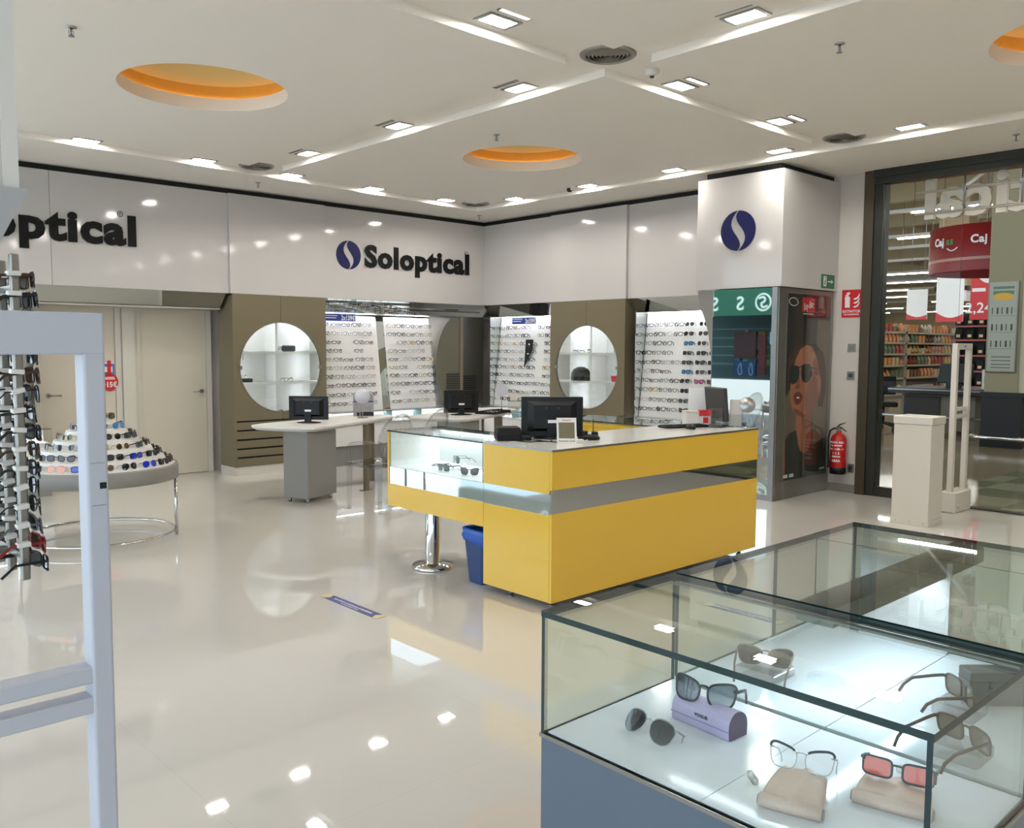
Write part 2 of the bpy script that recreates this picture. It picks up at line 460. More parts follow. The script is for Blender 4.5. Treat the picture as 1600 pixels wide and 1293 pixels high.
t = thing('smoke_detector', 'white dome smoke detector beside the central air vent', 'smoke detector', (4.9, 3.87, ZU))
MB().lathe([(.055, 0), (.055, -.015), (.045, -.03), (.02, -.04), (.001, -.042)], n=24, cap0=False).build('housing', M_WHITE, t, world=False)
MB().lathe([(.018, -.038), (.014, -.052), (.001, -.055)], n=12, cap0=False).build('sensor', M_DARKGREY, t, world=False)
t = thing('security_camera', 'small black dome security camera under the ceiling near the right wall', 'camera', (7.68, 7.27, ZU))
MB().lathe([(.045, 0), (.045, -.012), (.03, -.02)], n=20, cap0=False).build('mount', M_WHITE, t, world=False)
MB().lathe([(.03, -.018), (.034, -.035), (.026, -.055), (.001, -.064)], n=20, cap0=False).build('dome', M_BLACK, t, world=False)

# ------------------------------------------------------------------ walls and sign fascias
YF, XF, ZF0, ZF1 = 9.895, 8.62, 2.172, 3.335
m = MB(); m.box(1.0, 10.5, 0, 9.2, 10.6, 3.4)
struct(m, 'wall_left', M_PAINT, 'cream wall behind the doors and displays on the left')
m = MB(); m.box(9.1, 4.13, 0, 9.2, 10.5, 3.4)
struct(m, 'wall_right', M_PAINT, 'cream wall on the right behind the displays and beside the shopfront')
struct(MB().box(0.93, 9.95, 0, 1.0, 10.6, 3.4), 'wall_entrance', M_PAINT, 'short return wall at the entrance end of the sign wall')
n = 1
def fascia(x0, y0, x1, y1, lab):
    global n
    struct(MB().box(x0, y0, ZF0, x1, y1, ZF1), 'trim_%d' % n, M_WHITEGLOSS, lab, bevel=.0012); n += 1
fascia(.93, YF, 2.717, YF+.05, 'white glossy sign panel at the left edge of the left wall')
fascia(2.721, YF, 4.632, YF+.05, 'white glossy sign panel above the cream doors')
fascia(4.634, YF-.04, 5.905, YF+.05, 'white glossy panel above the left olive cabinet')
fascia(5.907, YF, 8.62, YF+.05, 'white glossy sign panel carrying the shop name at the corner')
fascia(XF, 8.462, XF+.05, 9.945, 'white glossy panel of the right wall next to the corner')
fascia(XF-.04, 7.135, XF+.05, 8.46, 'white glossy panel above the right olive cabinet')
fascia(XF, 5.6, XF+.05, 7.133, 'white glossy panel above the right display wall')
m = MB(); m.box(1.0, YF+.06, ZF0+.03, XF+.12, YF+.09, ZL-.001); m.box(XF+.06, 5.56, ZF0+.03, XF+.09, YF+.059, ZL-.001)
struct(m, 'trim_%d' % n, M_BLACKGAP, 'black shadow gap above the sign panels'); n += 1
# column box above the mirror pillar
m = MB(); m.box(7.93, 4.60, ZF0, 9.10, 5.615, 3.33)
struct(m, 'trim_%d' % n, M_WHITEGLOSS, 'white glossy box fascia of the pillar', bevel=.004); n += 1
m = MB(); m.box(8.0, 4.68, 3.331, 9.099, 5.55, 3.399)
struct(m, 'trim_%d' % n, M_BLACKGAP, 'black shadow gap above the pillar fascia'); n += 1
# slanted mirror canopies under the fascias
def canopy(pts, lab):
    global n
    m = MB(); m.poly(pts)
    struct(m, 'trim_%d' % n, M_MIRROR, lab); n += 1
def canopy_box(kind, a0, a1, lab):
    global n
    m = MB()
    if kind == 'y':    # left wall: profile in y,z run along x
        pr_ = [(YF+.006, ZF0-.001), (YF+.05, ZF0+.01), (10.10, 2.02), (10.08, 2.0)]
        m.prism(pr_, a1-a0, 'x', a0)
    else:
        pr_ = [(XF+.006, ZF0-.001), (XF+.05, ZF0+.01), (8.79, 2.02), (8.77, 2.0)]
        m.prism([(p[0], p[1]) for p in pr_], a1-a0, 'y', a0)
    struct(m, 'trim_%d' % n, M_MIRROR, lab); n += 1
canopy_box('y', 1.0, 4.60, 'mirrored canopy strip above the cream doors')
canopy_box('y', 5.92, 8.75, 'mirrored canopy strip above the left display boards')
canopy_box('x', 8.47, 9.9, 'mirrored canopy strip above the corner display board')
canopy_box('x', 5.62, 7.12, 'mirrored canopy strip above the right display board')
# lintel and posts round the doors
m = MB(); m.box(1.0, 10.07, 1.985, 4.6, 10.43, 2.0); m.box(5.92, 10.118, 1.985, 8.95, 10.45, 2.0); m.box(8.818, 8.47, 1.985, 9.09, 9.9, 2.0); m.box(8.818, 5.62, 1.985, 9.09, 7.12, 2.0); m.box(5.92, 10.1, 2.022, 8.95, 10.45, 2.03); m.box(8.79, 8.47, 2.022, 9.09, 9.9, 2.03); m.box(8.79, 5.62, 2.022, 9.09, 7.12, 2.03)
struct(m, 'trim_%d' % n, M_FRAME, 'cream lintel strips above the doors and display boards'); n += 1
def door(i, x0, x1, hx, hdir):
    d = MB().box(x0, 10.445, .006, x1, 10.485, 1.985).build('door_%d' % i, M_DOOR, None, 'cream flush door, '+('left one with the price tag' if i == 1 else 'right one next to the olive cabinet'), None, None, 'structure')
    f = MB(); f.box(x0-.07, 10.43, 0, x0-.004, 10.5, 2.04); f.box(x1+.004, 10.43, 0, x1+.07, 10.5, 2.04); f.box(x0-.07, 10.43, 1.988, x1+.07, 10.5, 2.05)
    f.build('door_frame', M_FRAME, d)
    h = MB(); h.lathe([(.026, 0), (.026, .009)], n=16, M=Matrix.Translation((hx, 10.445, 1.0)) @ Matrix.Rotation(PI/2, 4, 'X'))
    h.tube([(hx, 10.44, 1.0), (hx, 10.395, 1.0), (hx+hdir*.02, 10.39, 1.0), (hx+hdir*.12, 10.39, 1.0)], .009, 8)
    h.build('door_handle', M_STEEL, d)
door(1, 2.72, 3.50, 2.79, 1)
door(2, 3.79, 4.57, 4.51, -1)
m = MB(); m.box(3.575, 10.40, 0, 3.715, 10.5, 2.02)
struct(m, 'trim_%d' % n, M_FRAME, 'cream post between the two doors'); n += 1
# stub wall baseboard, shopfront frame
struct(MB().box(9.075, 4.31, 0, 9.10, 4.64, .085), 'baseboard_right', M_ALU, 'grey baseboard under the fire extinguisher')
m = MB(); m.box(9.04, 4.205, 0, 9.16, 4.31, 3.40)
struct(m, 'trim_%d' % n, M_BRONZE, 'bronze post of the glass shopfront'); n += 1
m = MB(); m.box(9.06, 4.115, 0, 9.215, 4.204, 3.254); m.box(9.04, -5, 3.255, 9.16, 4.205, 3.32); m.box(9.02, -5, 3.32, 9.18, 4.205, 3.40)
struct(m, 'trim_%d' % n, M_DKBRONZE, 'dark header and inner post of the glass shopfront'); n += 1
m = MB(); m.box(9.05, -5, -.01, 9.16, 3.3, .012)
struct(m, 'trim_%d' % n, M_DKBRONZE, 'dark threshold track on the floor of the shopfront'); n += 1
w = MB(); pane(w, 9.095, 3.34, .1, 9.105, 4.114, 3.255)
w = w.build('window_1', [glass('shopfront_glass', (.98, .99, .985), .008), M_EDGE], None, 'fixed glass leaf of the shopfront beside the bronze post', None, None, 'structure')
MB().box(9.07, 3.32, 0, 9.13, 4.125, .10).build('bottom_rail', M_DKBRONZE, w)
struct(MB().box(-2.0, -4.7, 0, 9.02, -4.6, 3.4), 'wall_front', M_WHITE, 'cream wall of the shop behind the camera')
# ================================================================== signs with the shop name
def logo(mb, M, r, m=0, ext=.008):
    L = ell(0, 0, r, r, 28, 93, 268, False)
    B = [(-.02, -.97), (.08, -.85), (.12, -.7), (.07, -.5), (-.04, -.32), (-.22, -.1), (-.36, .12), (-.42, .32), (-.40, .52), (-.30, .72), (-.17, .88)]
    P = L+[(x*r, y*r) for x, y in B]
    for s in (1, -1):
        n = len(mb.v); k = len(P)
        mb.v += [tuple(M @ Vector((s*x, s*y, 0))) for x, y in P]+[tuple(M @ Vector((s*x, s*y, ext))) for x, y in P]
        mb.face(range(n, n+k), m); mb.face(range(n+k, n+2*k), m)
        for j in range(k): mb.face((n+j, n+(j+1) % k, n+k+(j+1) % k, n+k+j), m)
def name_sign(x0, x1, z0, lab, size, logo_c=None, logo_r=None):
    t = thing('shop_sign', lab, 'sign', (x0, YF, z0), 0, 'shop name lettering')
    V, F = text_mesh('Soloptical', 1.0, .006, .045, 'LEFT')
    w = max(v[0] for v in V); h = max(v[1] for v in V)
    sx, sz = (x1-x0)/w, size/h
    b = MB(); M = face_to((x0, YF-.012, z0), '-y')
    b.v = [tuple(M @ Vector((v[0]*sx, v[1]*sz, v[2]))) for v in V]
    for f in F: b.face(f)
    b.build('lettering', M_INK, t)
    if logo_c:
        e = MB(); logo(e, face_to((logo_c[0], YF-.001, logo_c[1]), '-y'), logo_r)
        e.build('emblem', M_NAVY, t, label='navy S emblem')
    r = MB(); rx = x1-(.05 if logo_c else .16); rz = z0+size*1.02
    M = face_to((rx, YF-.001, rz), '-y')
    r.tube([tuple(M @ Vector((.028*math.cos(a*PI/10), .028*math.sin(a*PI/10), .002))) for a in range(20)], .0035, 5, closed=True)
    add_text(r, 'R' if not logo_c else 'c', .036, M @ Matrix.Translation((0, -.013, .002)), 0, .001)
    r.build('trademark_ring', M_INK, t)
name_sign(6.525, 8.325, 2.617, 'black shop name lettering with navy emblem next to the corner', .285, (6.28, 2.742), .185)
name_sign(1.45, 3.575, 2.645, 'black shop name lettering cut off by the left edge of the photo', .315)
e = MB(); logo(e, face_to((7.925, 5.105, 2.762), '-x'), .205)
e.build('emblem_sign', M_NAVY, None, 'navy S emblem sign on the white pillar', 'sign')

# ================================================================== eyeglasses
def lens_outline(shape, w, h, n):
    pts = []
    for i in range(n):
        a = 2*PI*i/n
        c, s = math.cos(a), math.sin(a)
        e = {'round': 1.0, 'square': .55, 'cat': .62, 'aviator': .85, 'rect': .45}[shape]
        x = math.copysign(abs(c)**e, c)*w/2; z = math.copysign(abs(s)**e, s)*h/2
        if shape == 'cat': z += .15*h*(x/(w/2))*(1 if z > 0 else .1); x *= 1+.13*(z/(h/2))
        if shape == 'aviator': x *= 1+.12*(z/(h/2)); z -= .08*h*(x/(w/2))*(1 if z < 0 else 0)
        if shape == 'square': x *= 1+.05*(z/(h/2))
        pts.append((x, z))
    return pts
GL = {}
def glasses_parts(shape, w, h, gap, thick, temples, fine):
    """returns dict part -> MB in local space: X right, Z up, the front faces -Y, temples run to +Y; base of lenses at z=0"""
    n = 28 if fine else 12; q = 8 if fine else 4
    fr, l0, l1, t0, t1 = MB(), MB(), MB(), MB(), MB()
    cx = (w+gap)/2
    for s, L in ((1, l1), (-1, l0)):
        o = lens_outline(shape, w, h, n)
        if s < 0: o = [(-x, z) for x, z in o]
        curve = lambda x: .010*((abs(x)/(.07))**2)
        P = [(s*cx+x, curve(s*cx+x), z+h/2) for x, z in o]
        fr.tube(P, thick, q, closed=True, sm=fine)
        k = len(L.v); L.v.append((s*cx, curve(s*cx)-.003, h/2)); L.v += P
        for j in range(n): L.face((k, k+1+j, k+1+(j+1) % n), 0, True)
    zb = h*.72
    fr.tube([(-gap/2-.002, .001, zb), (-gap*.25, -.002, zb+h*.06), (gap*.25, -.002, zb+h*.06), (gap/2+.002, .001, zb)], thick*.95, q, sm=fine)
    ex = cx+w/2
    ye = .010*((ex/.07)**2)
    ln = temples
    for s, T in ((1, t1), (-1, t0)):
        zt = h*.80
        pts = [(s*(ex-.004), ye-.002, zt), (s*(ex+.004), ye+.006, zt), (s*(ex+.003), ye+.03, zt), (s*(ex-.001), ye+ln*.7, zt-.002), (s*(ex-.005), ye+ln*.9, zt-.016), (s*(ex-.006), ye+ln, zt-.034)]
        if not fine: pts = [pts[0], pts[1], pts[3], pts[5]]
        T.tube(pts, thick*1.05, q if fine else 3, sm=fine, flat=1.5)
    return fr, l0, l1, t0, t1
def merged(key, shape, w, h, gap, thick, temples, lens=True, fine=False):
    k = ('m', key)
    if k in GL: return GL[k]
    out = MB()
    for i, p in enumerate(glasses_parts(shape, w, h, gap, thick, temples, fine)):
        if i in (1, 2) and not lens: continue
        n0 = len(out.v); out.v += p.v
        for f, s_ in zip(p.f, p.sm): out.face([n0+a for a in f], 1 if i in (1, 2) else 0, s_)
    GL[k] = out
    return out
FR = {'black': mat('frame_black', (22, 22, 24), .25), 'brown': mat('frame_tortoise', (62, 40, 26), .25, noise=.5, nscale=120), 'silver': mat('frame_silver', (170, 172, 176), .25, .9),
      'gold': mat('frame_gold', (190, 158, 96), .25, .9), 'grey': mat('frame_grey', (90, 92, 98), .3), 'navy': mat('frame_navy', (26, 32, 62), .25), 'red': mat('frame_red', (130, 30, 34), .25), 'clear': mat('frame_pale', (196, 192, 190), .2)}
def sunlens(name, col, a=.25, rough=.05):
    return mat('lens_'+name, col, rough, spec=.6, coat=.3)
LN = {'black': sunlens('black', (20, 21, 23)), 'brown': sunlens('brown', (58, 40, 28)), 'blue': sunlens('blue', (20, 46, 190)), 'sky': sunlens('sky', (52, 128, 190)), 'teal': sunlens('teal', (90, 150, 150)), 'yellow': sunlens('yellow', (190, 170, 30)),
      'green': sunlens('green', (60, 78, 68)), 'pink': sunlens('pink', (224, 150, 136)), 'mauve': sunlens('mauve', (170, 96, 140)), 'grey': sunlens('grey', (62, 64, 68))}
STY = {  # shape, lens w, h, gap, rim
 'cat': ('cat', .054, .046, .017, .0027), 'square': ('square', .054, .044, .018, .0028), 'round': ('round', .048, .046, .021, .0019), 'browline': ('cat', .054, .046, .017, .0010), 'aviator': ('aviator', .057, .049, .016, .0015), 'rect': ('rect', .053, .034, .018, .0022), 'wrap': ('rect', .060, .042, .012, .0030)}
CM = {}
def sun_things(name, label, loc, mtx, style, frame, lens, group, cat='sunglasses', temples=.125, single=False, fine=False, scale=1.0):
    """one pair of glasses; single = one mesh, else an Empty with frame, lenses and temples"""
    shape, w, h, g, th = STY[style]
    if single:
        k = (style, frame, lens, temples, fine, scale)
        if k not in CM:
            b = merged(k, shape, w*scale, h*scale, g*scale, th*(1.0 if fine else 1.7), temples, lens is not None, fine)
            CM[k] = b.mesh(name, [FR[frame], LN[lens] if lens else FR[frame]])
        o = link(name, CM[k], None, label, cat, group)
        o.matrix_world = Matrix.Translation(loc) @ mtx
        return o
    t = bpy.data.objects.new(name, None); COL.objects.link(t); t.empty_display_size = .03
    t['label'] = label; t['category'] = cat
    if group: t['group'] = group
    t.matrix_world = Matrix.Translation(loc) @ mtx
    ROOT[t.name] = t.matrix_world.copy()
    k = (style, frame, lens, temples, fine, scale, 'p')
    if k not in CM:
        P = glasses_parts(shape, w*scale, h*scale, g*scale, th, temples, fine)
        lm = lens if not isinstance(lens, str) else LN[lens]
        CM[k] = [p.mesh(nm, FR[frame] if i in (0, 3, 4) else lm) for i, (p, nm) in enumerate(zip(P, ('frame', 'lens', 'lens', 'temple', 'temple')))]
    for me, nm in zip(CM[k], ('frame', 'lens', 'lens', 'temple', 'temple')):
        link(nm, me, t)
    return t
RZ = lambda a: Matrix.Rotation(a, 4, 'Z')
RX = lambda a: Matrix.Rotation(a, 4, 'X')
RY = lambda a: Matrix.Rotation(a, 4, 'Y')

# ================================================================== olive cabinets with round windows
def cabinet(side, lab):
    """local frame: u along the wall (0..W), d = depth into the wall, z up"""
    Wd = 1.256 if side == 'left' else 1.32
    def P(u, d, z):
        return (4.652+u, YF-.04+d, z) if side == 'left' else (XF-.04+d, 8.458-u, z)
    t = thing('display_cabinet', lab, 'cabinet', P(Wd/2, 0, 0), 0, 'olive cabinets with round windows')
    uc, zc, R = Wd/2, 1.295, .545
    dep = .39
    def bx(mb, u0, d0, z0, u1, d1, z1, m=0):
        a, b = P(u0, d0, z0), P(u1, d1, z1)
        return mb.box(a[0], a[1], a[2], b[0], b[1], b[2], m)
    # carcass sides, top, plinth
    c = MB()
    bx(c, 0, .022, .10, .02, dep, 2.17); bx(c, Wd-.02, .022, .10, Wd, dep, 2.17); bx(c, 0, .022, 2.15, Wd, dep, 2.17); bx(c, .02, dep-.02, .1, Wd-.02, dep, 2.15)
    c.build('carcass', M_OLIVE, t)
    p = MB(); bx(p, .0, .01, 0, Wd, dep, .10); p.build('plinth', M_FRAME, t, label='cream plinth')
    # doors: two leaves with half the round opening each
    for s, nm in ((-1, 'left'), (1, 'right')):
        d = MB()
        u_in, u_out = uc+s*.003, (0 if s < 0 else Wd)
        z0, z1 = .655, 2.17
        N = 24
        arc = [(uc+s*max(.003, R*math.sin(PI*i/N)), zc+R*math.cos(PI*i/N)) for i in range(N+1)]
        out = []
        for u, z in arc:
            out.append((u_out, z1-(z1-z0)*(arc.index((u, z))/N)))
        n0 = len(d.v)
        for dd in (0, .022):
            for u, z in arc: d.v.append(P(u, dd, z))
            for u, z in out: d.v.append(P(u, dd, z))
            d.v.append(P(u_in, dd, z1)); d.v.append(P(u_in, dd, z0))
        k = 2*(N+1)+2
        for o_ in (0, k):
            b = n0+o_
            for j in range(N): d.face((b+j, b+j+1, b+N+1+j+1, b+N+1+j))
            d.face((b+k-2, b, b+N+1)); d.face((b+k-1, b+N, b+2*N+1))
        for j in range(N): d.face((n0+j, n0+j+1, n0+k+j+1, n0+k+j))
        loop = [k-2, N+1, 2*N+1, k-1]
        for a_, b_ in zip(loop[:-1], loop[1:]): d.face((n0+a_, n0+b_, n0+k+b_, n0+k+a_))
        d.face((n0+k-2, n0+0, n0+k+0, n0+2*k-2)); d.face((n0+k-1, n0+N, n0+k+N, n0+2*k-1))
        dr = d.build('door', M_OLIVE, t)
        g = MB(); n1 = len(g.v)
        gp = [(uc+s*max(.002, (R-.002)*math.sin(PI*i/N)), zc+(R-.002)*math.cos(PI*i/N)) for i in range(N+1)]
        for dd in (.006, .012): g.v += [P(u, dd, z) for u, z in gp]
        g.face(range(0, N+1)); g.face(range(N+1, 2*N+2)); 
        for j in range(N): g.face((j, j+1, N+2+j, N+1+j), 1)
        g.build('glass_pane', [M_GLASS, M_EDGEL], dr)
        k_ = MB()
        hz_, hu = zc, uc+s*(R-.005)
        bx(k_, hu-.018, -.012, hz_-.022, hu+.018, .014, hz_+.022)
        k_.build('hinge', M_STEEL, dr)
    # reveal ring
    r = MB(); N = 48
    for i in range(N):
        a, b = 2*PI*i/N, 2*PI*(i+1)/N
        q = [(uc+R*math.cos(a), zc+R*math.sin(a)), (uc+R*math.cos(b), zc+R*math.sin(b)), (uc+(R+.006)*math.cos(b), zc+(R+.006)*math.sin(b)), (uc+(R+.006)*math.cos(a), zc+(R+.006)*math.sin(a))]
        r.poly([P(q[0][0], -.003, q[0][1]), P(q[1][0], -.003, q[1][1]), P(q[2][0], -.003, q[2][1]), P(q[3][0], -.003, q[3][1])])
        r.poly([P(q[0][0], -.003, q[0][1]), P(q[1][0], -.003, q[1][1]), P(q[1][0], .028, q[1][1]), P(q[0][0], .028, q[0][1])])
    r.build('window_ring', M_ALU, t)
    # lit white interior
    i_ = MB()
    bx(i_, .02, dep-.03, .655, Wd-.02, dep-.021, 2.14); bx(i_, .02, .03, .655, .03, dep-.03, 2.14); bx(i_, Wd-.03, .03, .655, Wd-.02, dep-.03, 2.14)
    bx(i_, .02, .03, .645, Wd-.02, dep-.03, .665); bx(i_, .02, .03, 2.13, Wd-.02, dep-.03, 2.149)
    i_.build('lining', M_WHITE, t)
    s_ = MB()
    for z in (1.46, 1.085): bx(s_, .03, .05, z, Wd-.03, dep-.03, z+.028)
    s_.build('shelf', M_WHITE, t)
    v_ = MB()
    sg = -1 if side == 'left' else 1
    bx(v_, uc+sg*.03-.014, .07, .66, uc+sg*.03+.014, dep-.03, 2.13)
    v_.build('divider', M_WHITE, t)
    l_ = MB()
    bx(l_, .10, .10, 2.124, Wd-.10, .118, 2.13)
    for a in (.032, Wd-.036): bx(l_, a, .05, .72, a+.004, .065, 2.08)
    l_.build('led_strip', M_LEDS, t)
    # drawers
    zs = [.655, .545, .433, .3235, .2175, .10]
    sl = MB(); bx(sl, .02, .02, .1, Wd-.02, .03, .655); sl.build('drawer_gap', M_SLOT, t)
    for a, b in zip(zs[:-1], zs[1:]):
        e = MB(); bx(e, .03, 0, b+.003, Wd-.03, .018, a-.018); e.build('drawer', M_OLIVE, t, bevel=.002)
    st = MB(); bx(st, 0, 0, .1, .03, .02, .655); bx(st, Wd-.03, 0, .1, Wd, .02, .655); st.build('stile', M_OLIVE, t)
    return P
M_LEDS = mat('cabinet_led', (232, 242, 255), 0.5, emit=60.0)
PL = cabinet('left', 'tall olive cabinet with round glass window, left of the two, near the doors')
PR = cabinet('right', 'tall olive cabinet with round glass window on the right wall behind the counter')
ML = Matrix.Identity(4)          # glasses facing -y
MR = RZ(-PI/2)                   # glasses facing -x
def rbx(name, label, cat, lo, hi, m, r=.01, M=None):
    return MB().rbox(*lo, *hi, r, M=M).build(name, m, None, label, cat)
# inside the left cabinet
c = PL(.74, .14, 1.488)
sun_things('eyeglasses', 'thin-rimmed eyeglasses leaning on the black case, upper shelf of the left cabinet', PL(.68, .19, 1.51), RX(-.25), 'round', 'grey', None, None, 'eyeglasses', .10, True)
rbx('glasses_case', 'black rounded glasses case on the upper right shelf of the left cabinet', 'case', PL(.72, .12, 1.488), PL(.90, .19, 1.565), M_BLACK, .03)
sun_things('eyeglasses', 'folded thin eyeglasses on the upper left shelf of the left cabinet', PL(.16, .16, 1.489), RX(-1.2), 'rect', 'grey', None, None, 'eyeglasses', .10, True)
rbx('glasses_case', 'flat black oval glasses case on the lower left shelf of the left cabinet', 'case', PL(.10, .10, 1.113), PL(.30, .20, 1.16), M_BLACK, .04)
sun_things('eyeglasses', 'white-rimmed eyeglasses standing on the flat black case', PL(.19, .15, 1.16), ML, 'round', 'clear', None, None, 'eyeglasses', .07, True)
sun_things('eyeglasses', 'dark thin-rimmed eyeglasses on the lower right shelf of the left cabinet', PL(.80, .14, 1.113), ML, 'round', 'grey', None, None, 'eyeglasses', .12, True)
rbx('glasses_case', 'small dark case on the floor of the left cabinet window', 'case', PL(.68, .12, .665), PL(.80, .18, .71), M_DARKGREY, .02)
sun_things('eyeglasses', 'dark eyeglasses on the floor of the left cabinet window', PL(.66, .15, .71), ML, 'square', 'grey', None, None, 'eyeglasses', .06, True)
# inside the right cabinet
sun_things('eyeglasses', 'thin eyeglasses on the upper left shelf of the right cabinet', PR(.36, .14, 1.488), MR, 'rect', 'grey', None, None, 'eyeglasses', .12, True)
sun_things('eyeglasses', 'black-rimmed eyeglasses on the upper shelf beside the divider of the right cabinet', PR(.62, .14, 1.488), MR, 'square', 'black', None, None, 'eyeglasses', .12, True)
sun_things('eyeglasses', 'thin silver eyeglasses on the upper right shelf of the right cabinet', PR(1.08, .14, 1.488), MR, 'rect', 'grey', None, None, 'eyeglasses', .12, True)
t = thing('cap', 'black rounded cap on the middle shelf of the right cabinet', 'cap', PR(.42, .17, 1.113))
MB().lathe([(.135, 0), (.138, .045), (.13, .10), (.10, .15), (.05, .178), (.001, .183)], n=28, cap1=False).build('crown', M_BLACKM, t, world=False)
MB().prism([(-.16+.04*0, -.12), (-.10, -.155), (.0, -.168), (.10, -.155), (.15, -.12), (.13, .0), (-.13, .0)], .012, 'z', .0).build('brim', M_BLACKM, t, world=False)
rbx('wallet', 'small black leather pouch beside the cap in the right cabinet', 'pouch', PR(.56, .08, 1.113), PR(.66, .17, 1.175), M_BLACKM, .015)
t = thing('gift_box', 'red box at the right end of the middle shelf of the right cabinet', 'box', PR(1.12, .14, 1.113))
lo, hi = PR(1.02, .10, 1.113), PR(1.20, .2, 1.15)
MB().rbox(*lo, *hi, .004).build('body', M_RED, t)
lo, hi = PR(1.015, .095, 1.15), PR(1.16, .2, 1.19)
MB().rbox(*lo, *hi, .004).build('lid', M_REDGLOSS, t)
# ================================================================== eyeglass display boards
ROWS = [1.823, 1.706, 1.592, 1.476, 1.362, 1.25, 1.137, 1.022, .90, .787]
def yl(z): return 9.95+(z-.70)/(1.96-.70)*.17
def xr(z): return 8.67+(z-.70)/(1.98-.70)*.15
def board(side, a0, a1, lab, zt):
    t = thing('display_board', lab, 'display board', ((a0+a1)/2, yl(.7), .70) if side == 'l' else (xr(.7), (a0+a1)/2, .70), 0)
    m = MB()
    if side == 'l':
        m.prism([(yl(.70), .70), (yl(zt), zt), (yl(zt)+.02, zt), (yl(.7)+.02, .70)], a1-a0, 'x', a0)
    else:
        m.prism([(xr(.70), .70), (xr(zt), zt), (xr(zt)+.02, zt), (xr(.7)+.02, .70)], a1-a0, 'y', a0)
    m.build('panel', M_BOARD, t)
    r = MB()
    for z in ROWS:
        if side == 'l': r.box(a0+.02, yl(z)-.03, z-.006, a1-.02, yl(z)+.004, z-.002)
        else: r.box(xr(z)-.03, a0+.02, z-.006, xr(z)+.004, a1-.02, z-.002)
    r.build('rail', M_ACRYLIC2, t)
    l = MB()
    if side == 'l': l.box(a0+.03, 10.101, 2.016, a1-.03, 10.117, 2.0205, [1, 0, 0, 0, 0, 0])
    else: l.box(8.793, a0+.03, 2.015, 8.813, a1-.03, 2.0195, [1, 0, 0, 0, 0, 0])
    l.build('led_strip', [M_ALU, M_LEDB], t)
    return t
board('l', 1.10, 2.42, 'white leaning display board of eyeglasses at the far left beyond the doors', 1.96)
board('l', 5.93, 6.845, 'white leaning display board of eyeglasses just right of the left olive cabinet', 1.96)
board('l', 6.975, 7.76, 'white leaning display board of eyeglasses left of the corner mirror', 1.96)
board('r', 8.48, 9.715, 'white leaning display board of eyeglasses right of the corner', 1.98)
board('r', 5.45, 6.97, 'white leaning display board of eyeglasses and sunglasses beside the pillar', 1.98)
EYE_F = ['black', 'black', 'grey', 'brown', 'silver', 'black', 'navy', 'brown', 'gold', 'grey', 'clear']
CN = {'black': 'black', 'grey': 'grey', 'brown': 'brown', 'silver': 'silver', 'navy': 'navy', 'gold': 'gold-coloured', 'clear': 'pale', 'red': 'red'}
rnd = random.Random(11)
def fill(side, cols, where, group, special=None):
    k = len(cols)
    for ri, z in enumerate(ROWS):
        for ci, a in enumerate(cols):
            sp = special(ri, ci) if special else None
            if sp == 'skip': continue
            if sp:
                st, fr, ln = sp; lb = 'sunglasses'
            else:
                st = rnd.choice(['round', 'rect', 'square', 'round', 'cat']); fr = rnd.choice(EYE_F); ln = None; lb = 'eyeglasses'
            j = rnd.uniform(-.008, .008)
            loc = (a+j, yl(z)-.055, z-.002) if side == 'l' else (xr(z)-.055, a+j, z-.002)
            mt = (ML if side == 'l' else MR) @ RZ(rnd.uniform(-.06, .06)) @ RX(-.12)
            desc = CN[fr]+(' rimmed ' if ln is None else ' ')+(('dark ' if ln in ('black', 'grey', 'brown') else ln+'-lensed ') if ln else '')+lb
            lab = '%s, %s row, %s from left, %s' % (desc, ORD[ri], ORD[ci], where)
            sun_things(lb, lab, loc, mt, st, fr, ln, group, lb, .05, True)
fill('l', [1.35+.168*i for i in range(6)], 'far-left board', 'eyeglasses on the far left board', lambda r, c: 'skip' if c < 3 else None)
fill('l', [6.01+.165*i for i in range(5)], 'board beside left cabinet', 'eyeglasses on the board beside the left cabinet', lambda r, c: 'skip' if (r, c) in ((2, 2), (3, 4), (3, 2)) else None)
fill('l', [7.06+.158*i for i in range(5)][:5], 'board left of corner', 'eyeglasses on the board left of the corner', lambda r, c: 'skip' if (r, c) in ((2, 0), (3, 4), (8, 1), (5, 2)) else None)
fill('r', [9.64-.166*i for i in range(7)], 'corner board', 'eyeglasses on the corner board of the right wall', lambda r, c: 'skip' if (c == 5 and 2 <= r <= 6) or (r, c) in ((0, 4), (1, 4)) else None)
SUNS = [('round', 'black', 'grey'), ('aviator', 'black', 'black'), ('square', 'navy', 'sky'), ('square', 'black', 'black'), ('square', 'black', 'black'), ('square', 'navy', 'sky'), ('aviator', 'black', 'black'), ('square', 'black', 'black'), ('cat', 'grey', 'grey'), ('cat', 'black', 'grey')]
SUN2 = [('round', 'black', 'black'), ('aviator', 'brown', 'brown'), ('round', 'black', 'black'), ('square', 'black', 'black'), ('cat', 'black', 'black'), ('round', 'black', 'grey'), ('cat', 'red', 'mauve'), ('square', 'black', 'black'), ('cat', 'black', 'black'), ('square', 'brown', 'brown')]
def spec4(r, c):
    if c == 3: return None if r not in (2, 3, 5) else 'skip'
    if c == 4: return SUNS[r]
    if c == 5: return SUN2[r]
    if c == 6: return SUNS[(r*3+1) % 10]
    return None
fill('r', [6.89, 6.74, 6.59, 6.44, 6.275, 6.08, 5.9], 'board beside pillar', 'glasses on the board beside the pillar', spec4)

m = MB(); m.prism([(yl(.70)-.03, .70), (yl(1.96)-.05, 1.96), (yl(1.96)+.03, 1.96), (yl(.7)+.03, .70)], .05, 'x', 2.425); m.build('side_wing', M_GREY, None, 'grey leaning side wing of the far-left display board', 'wall panel')
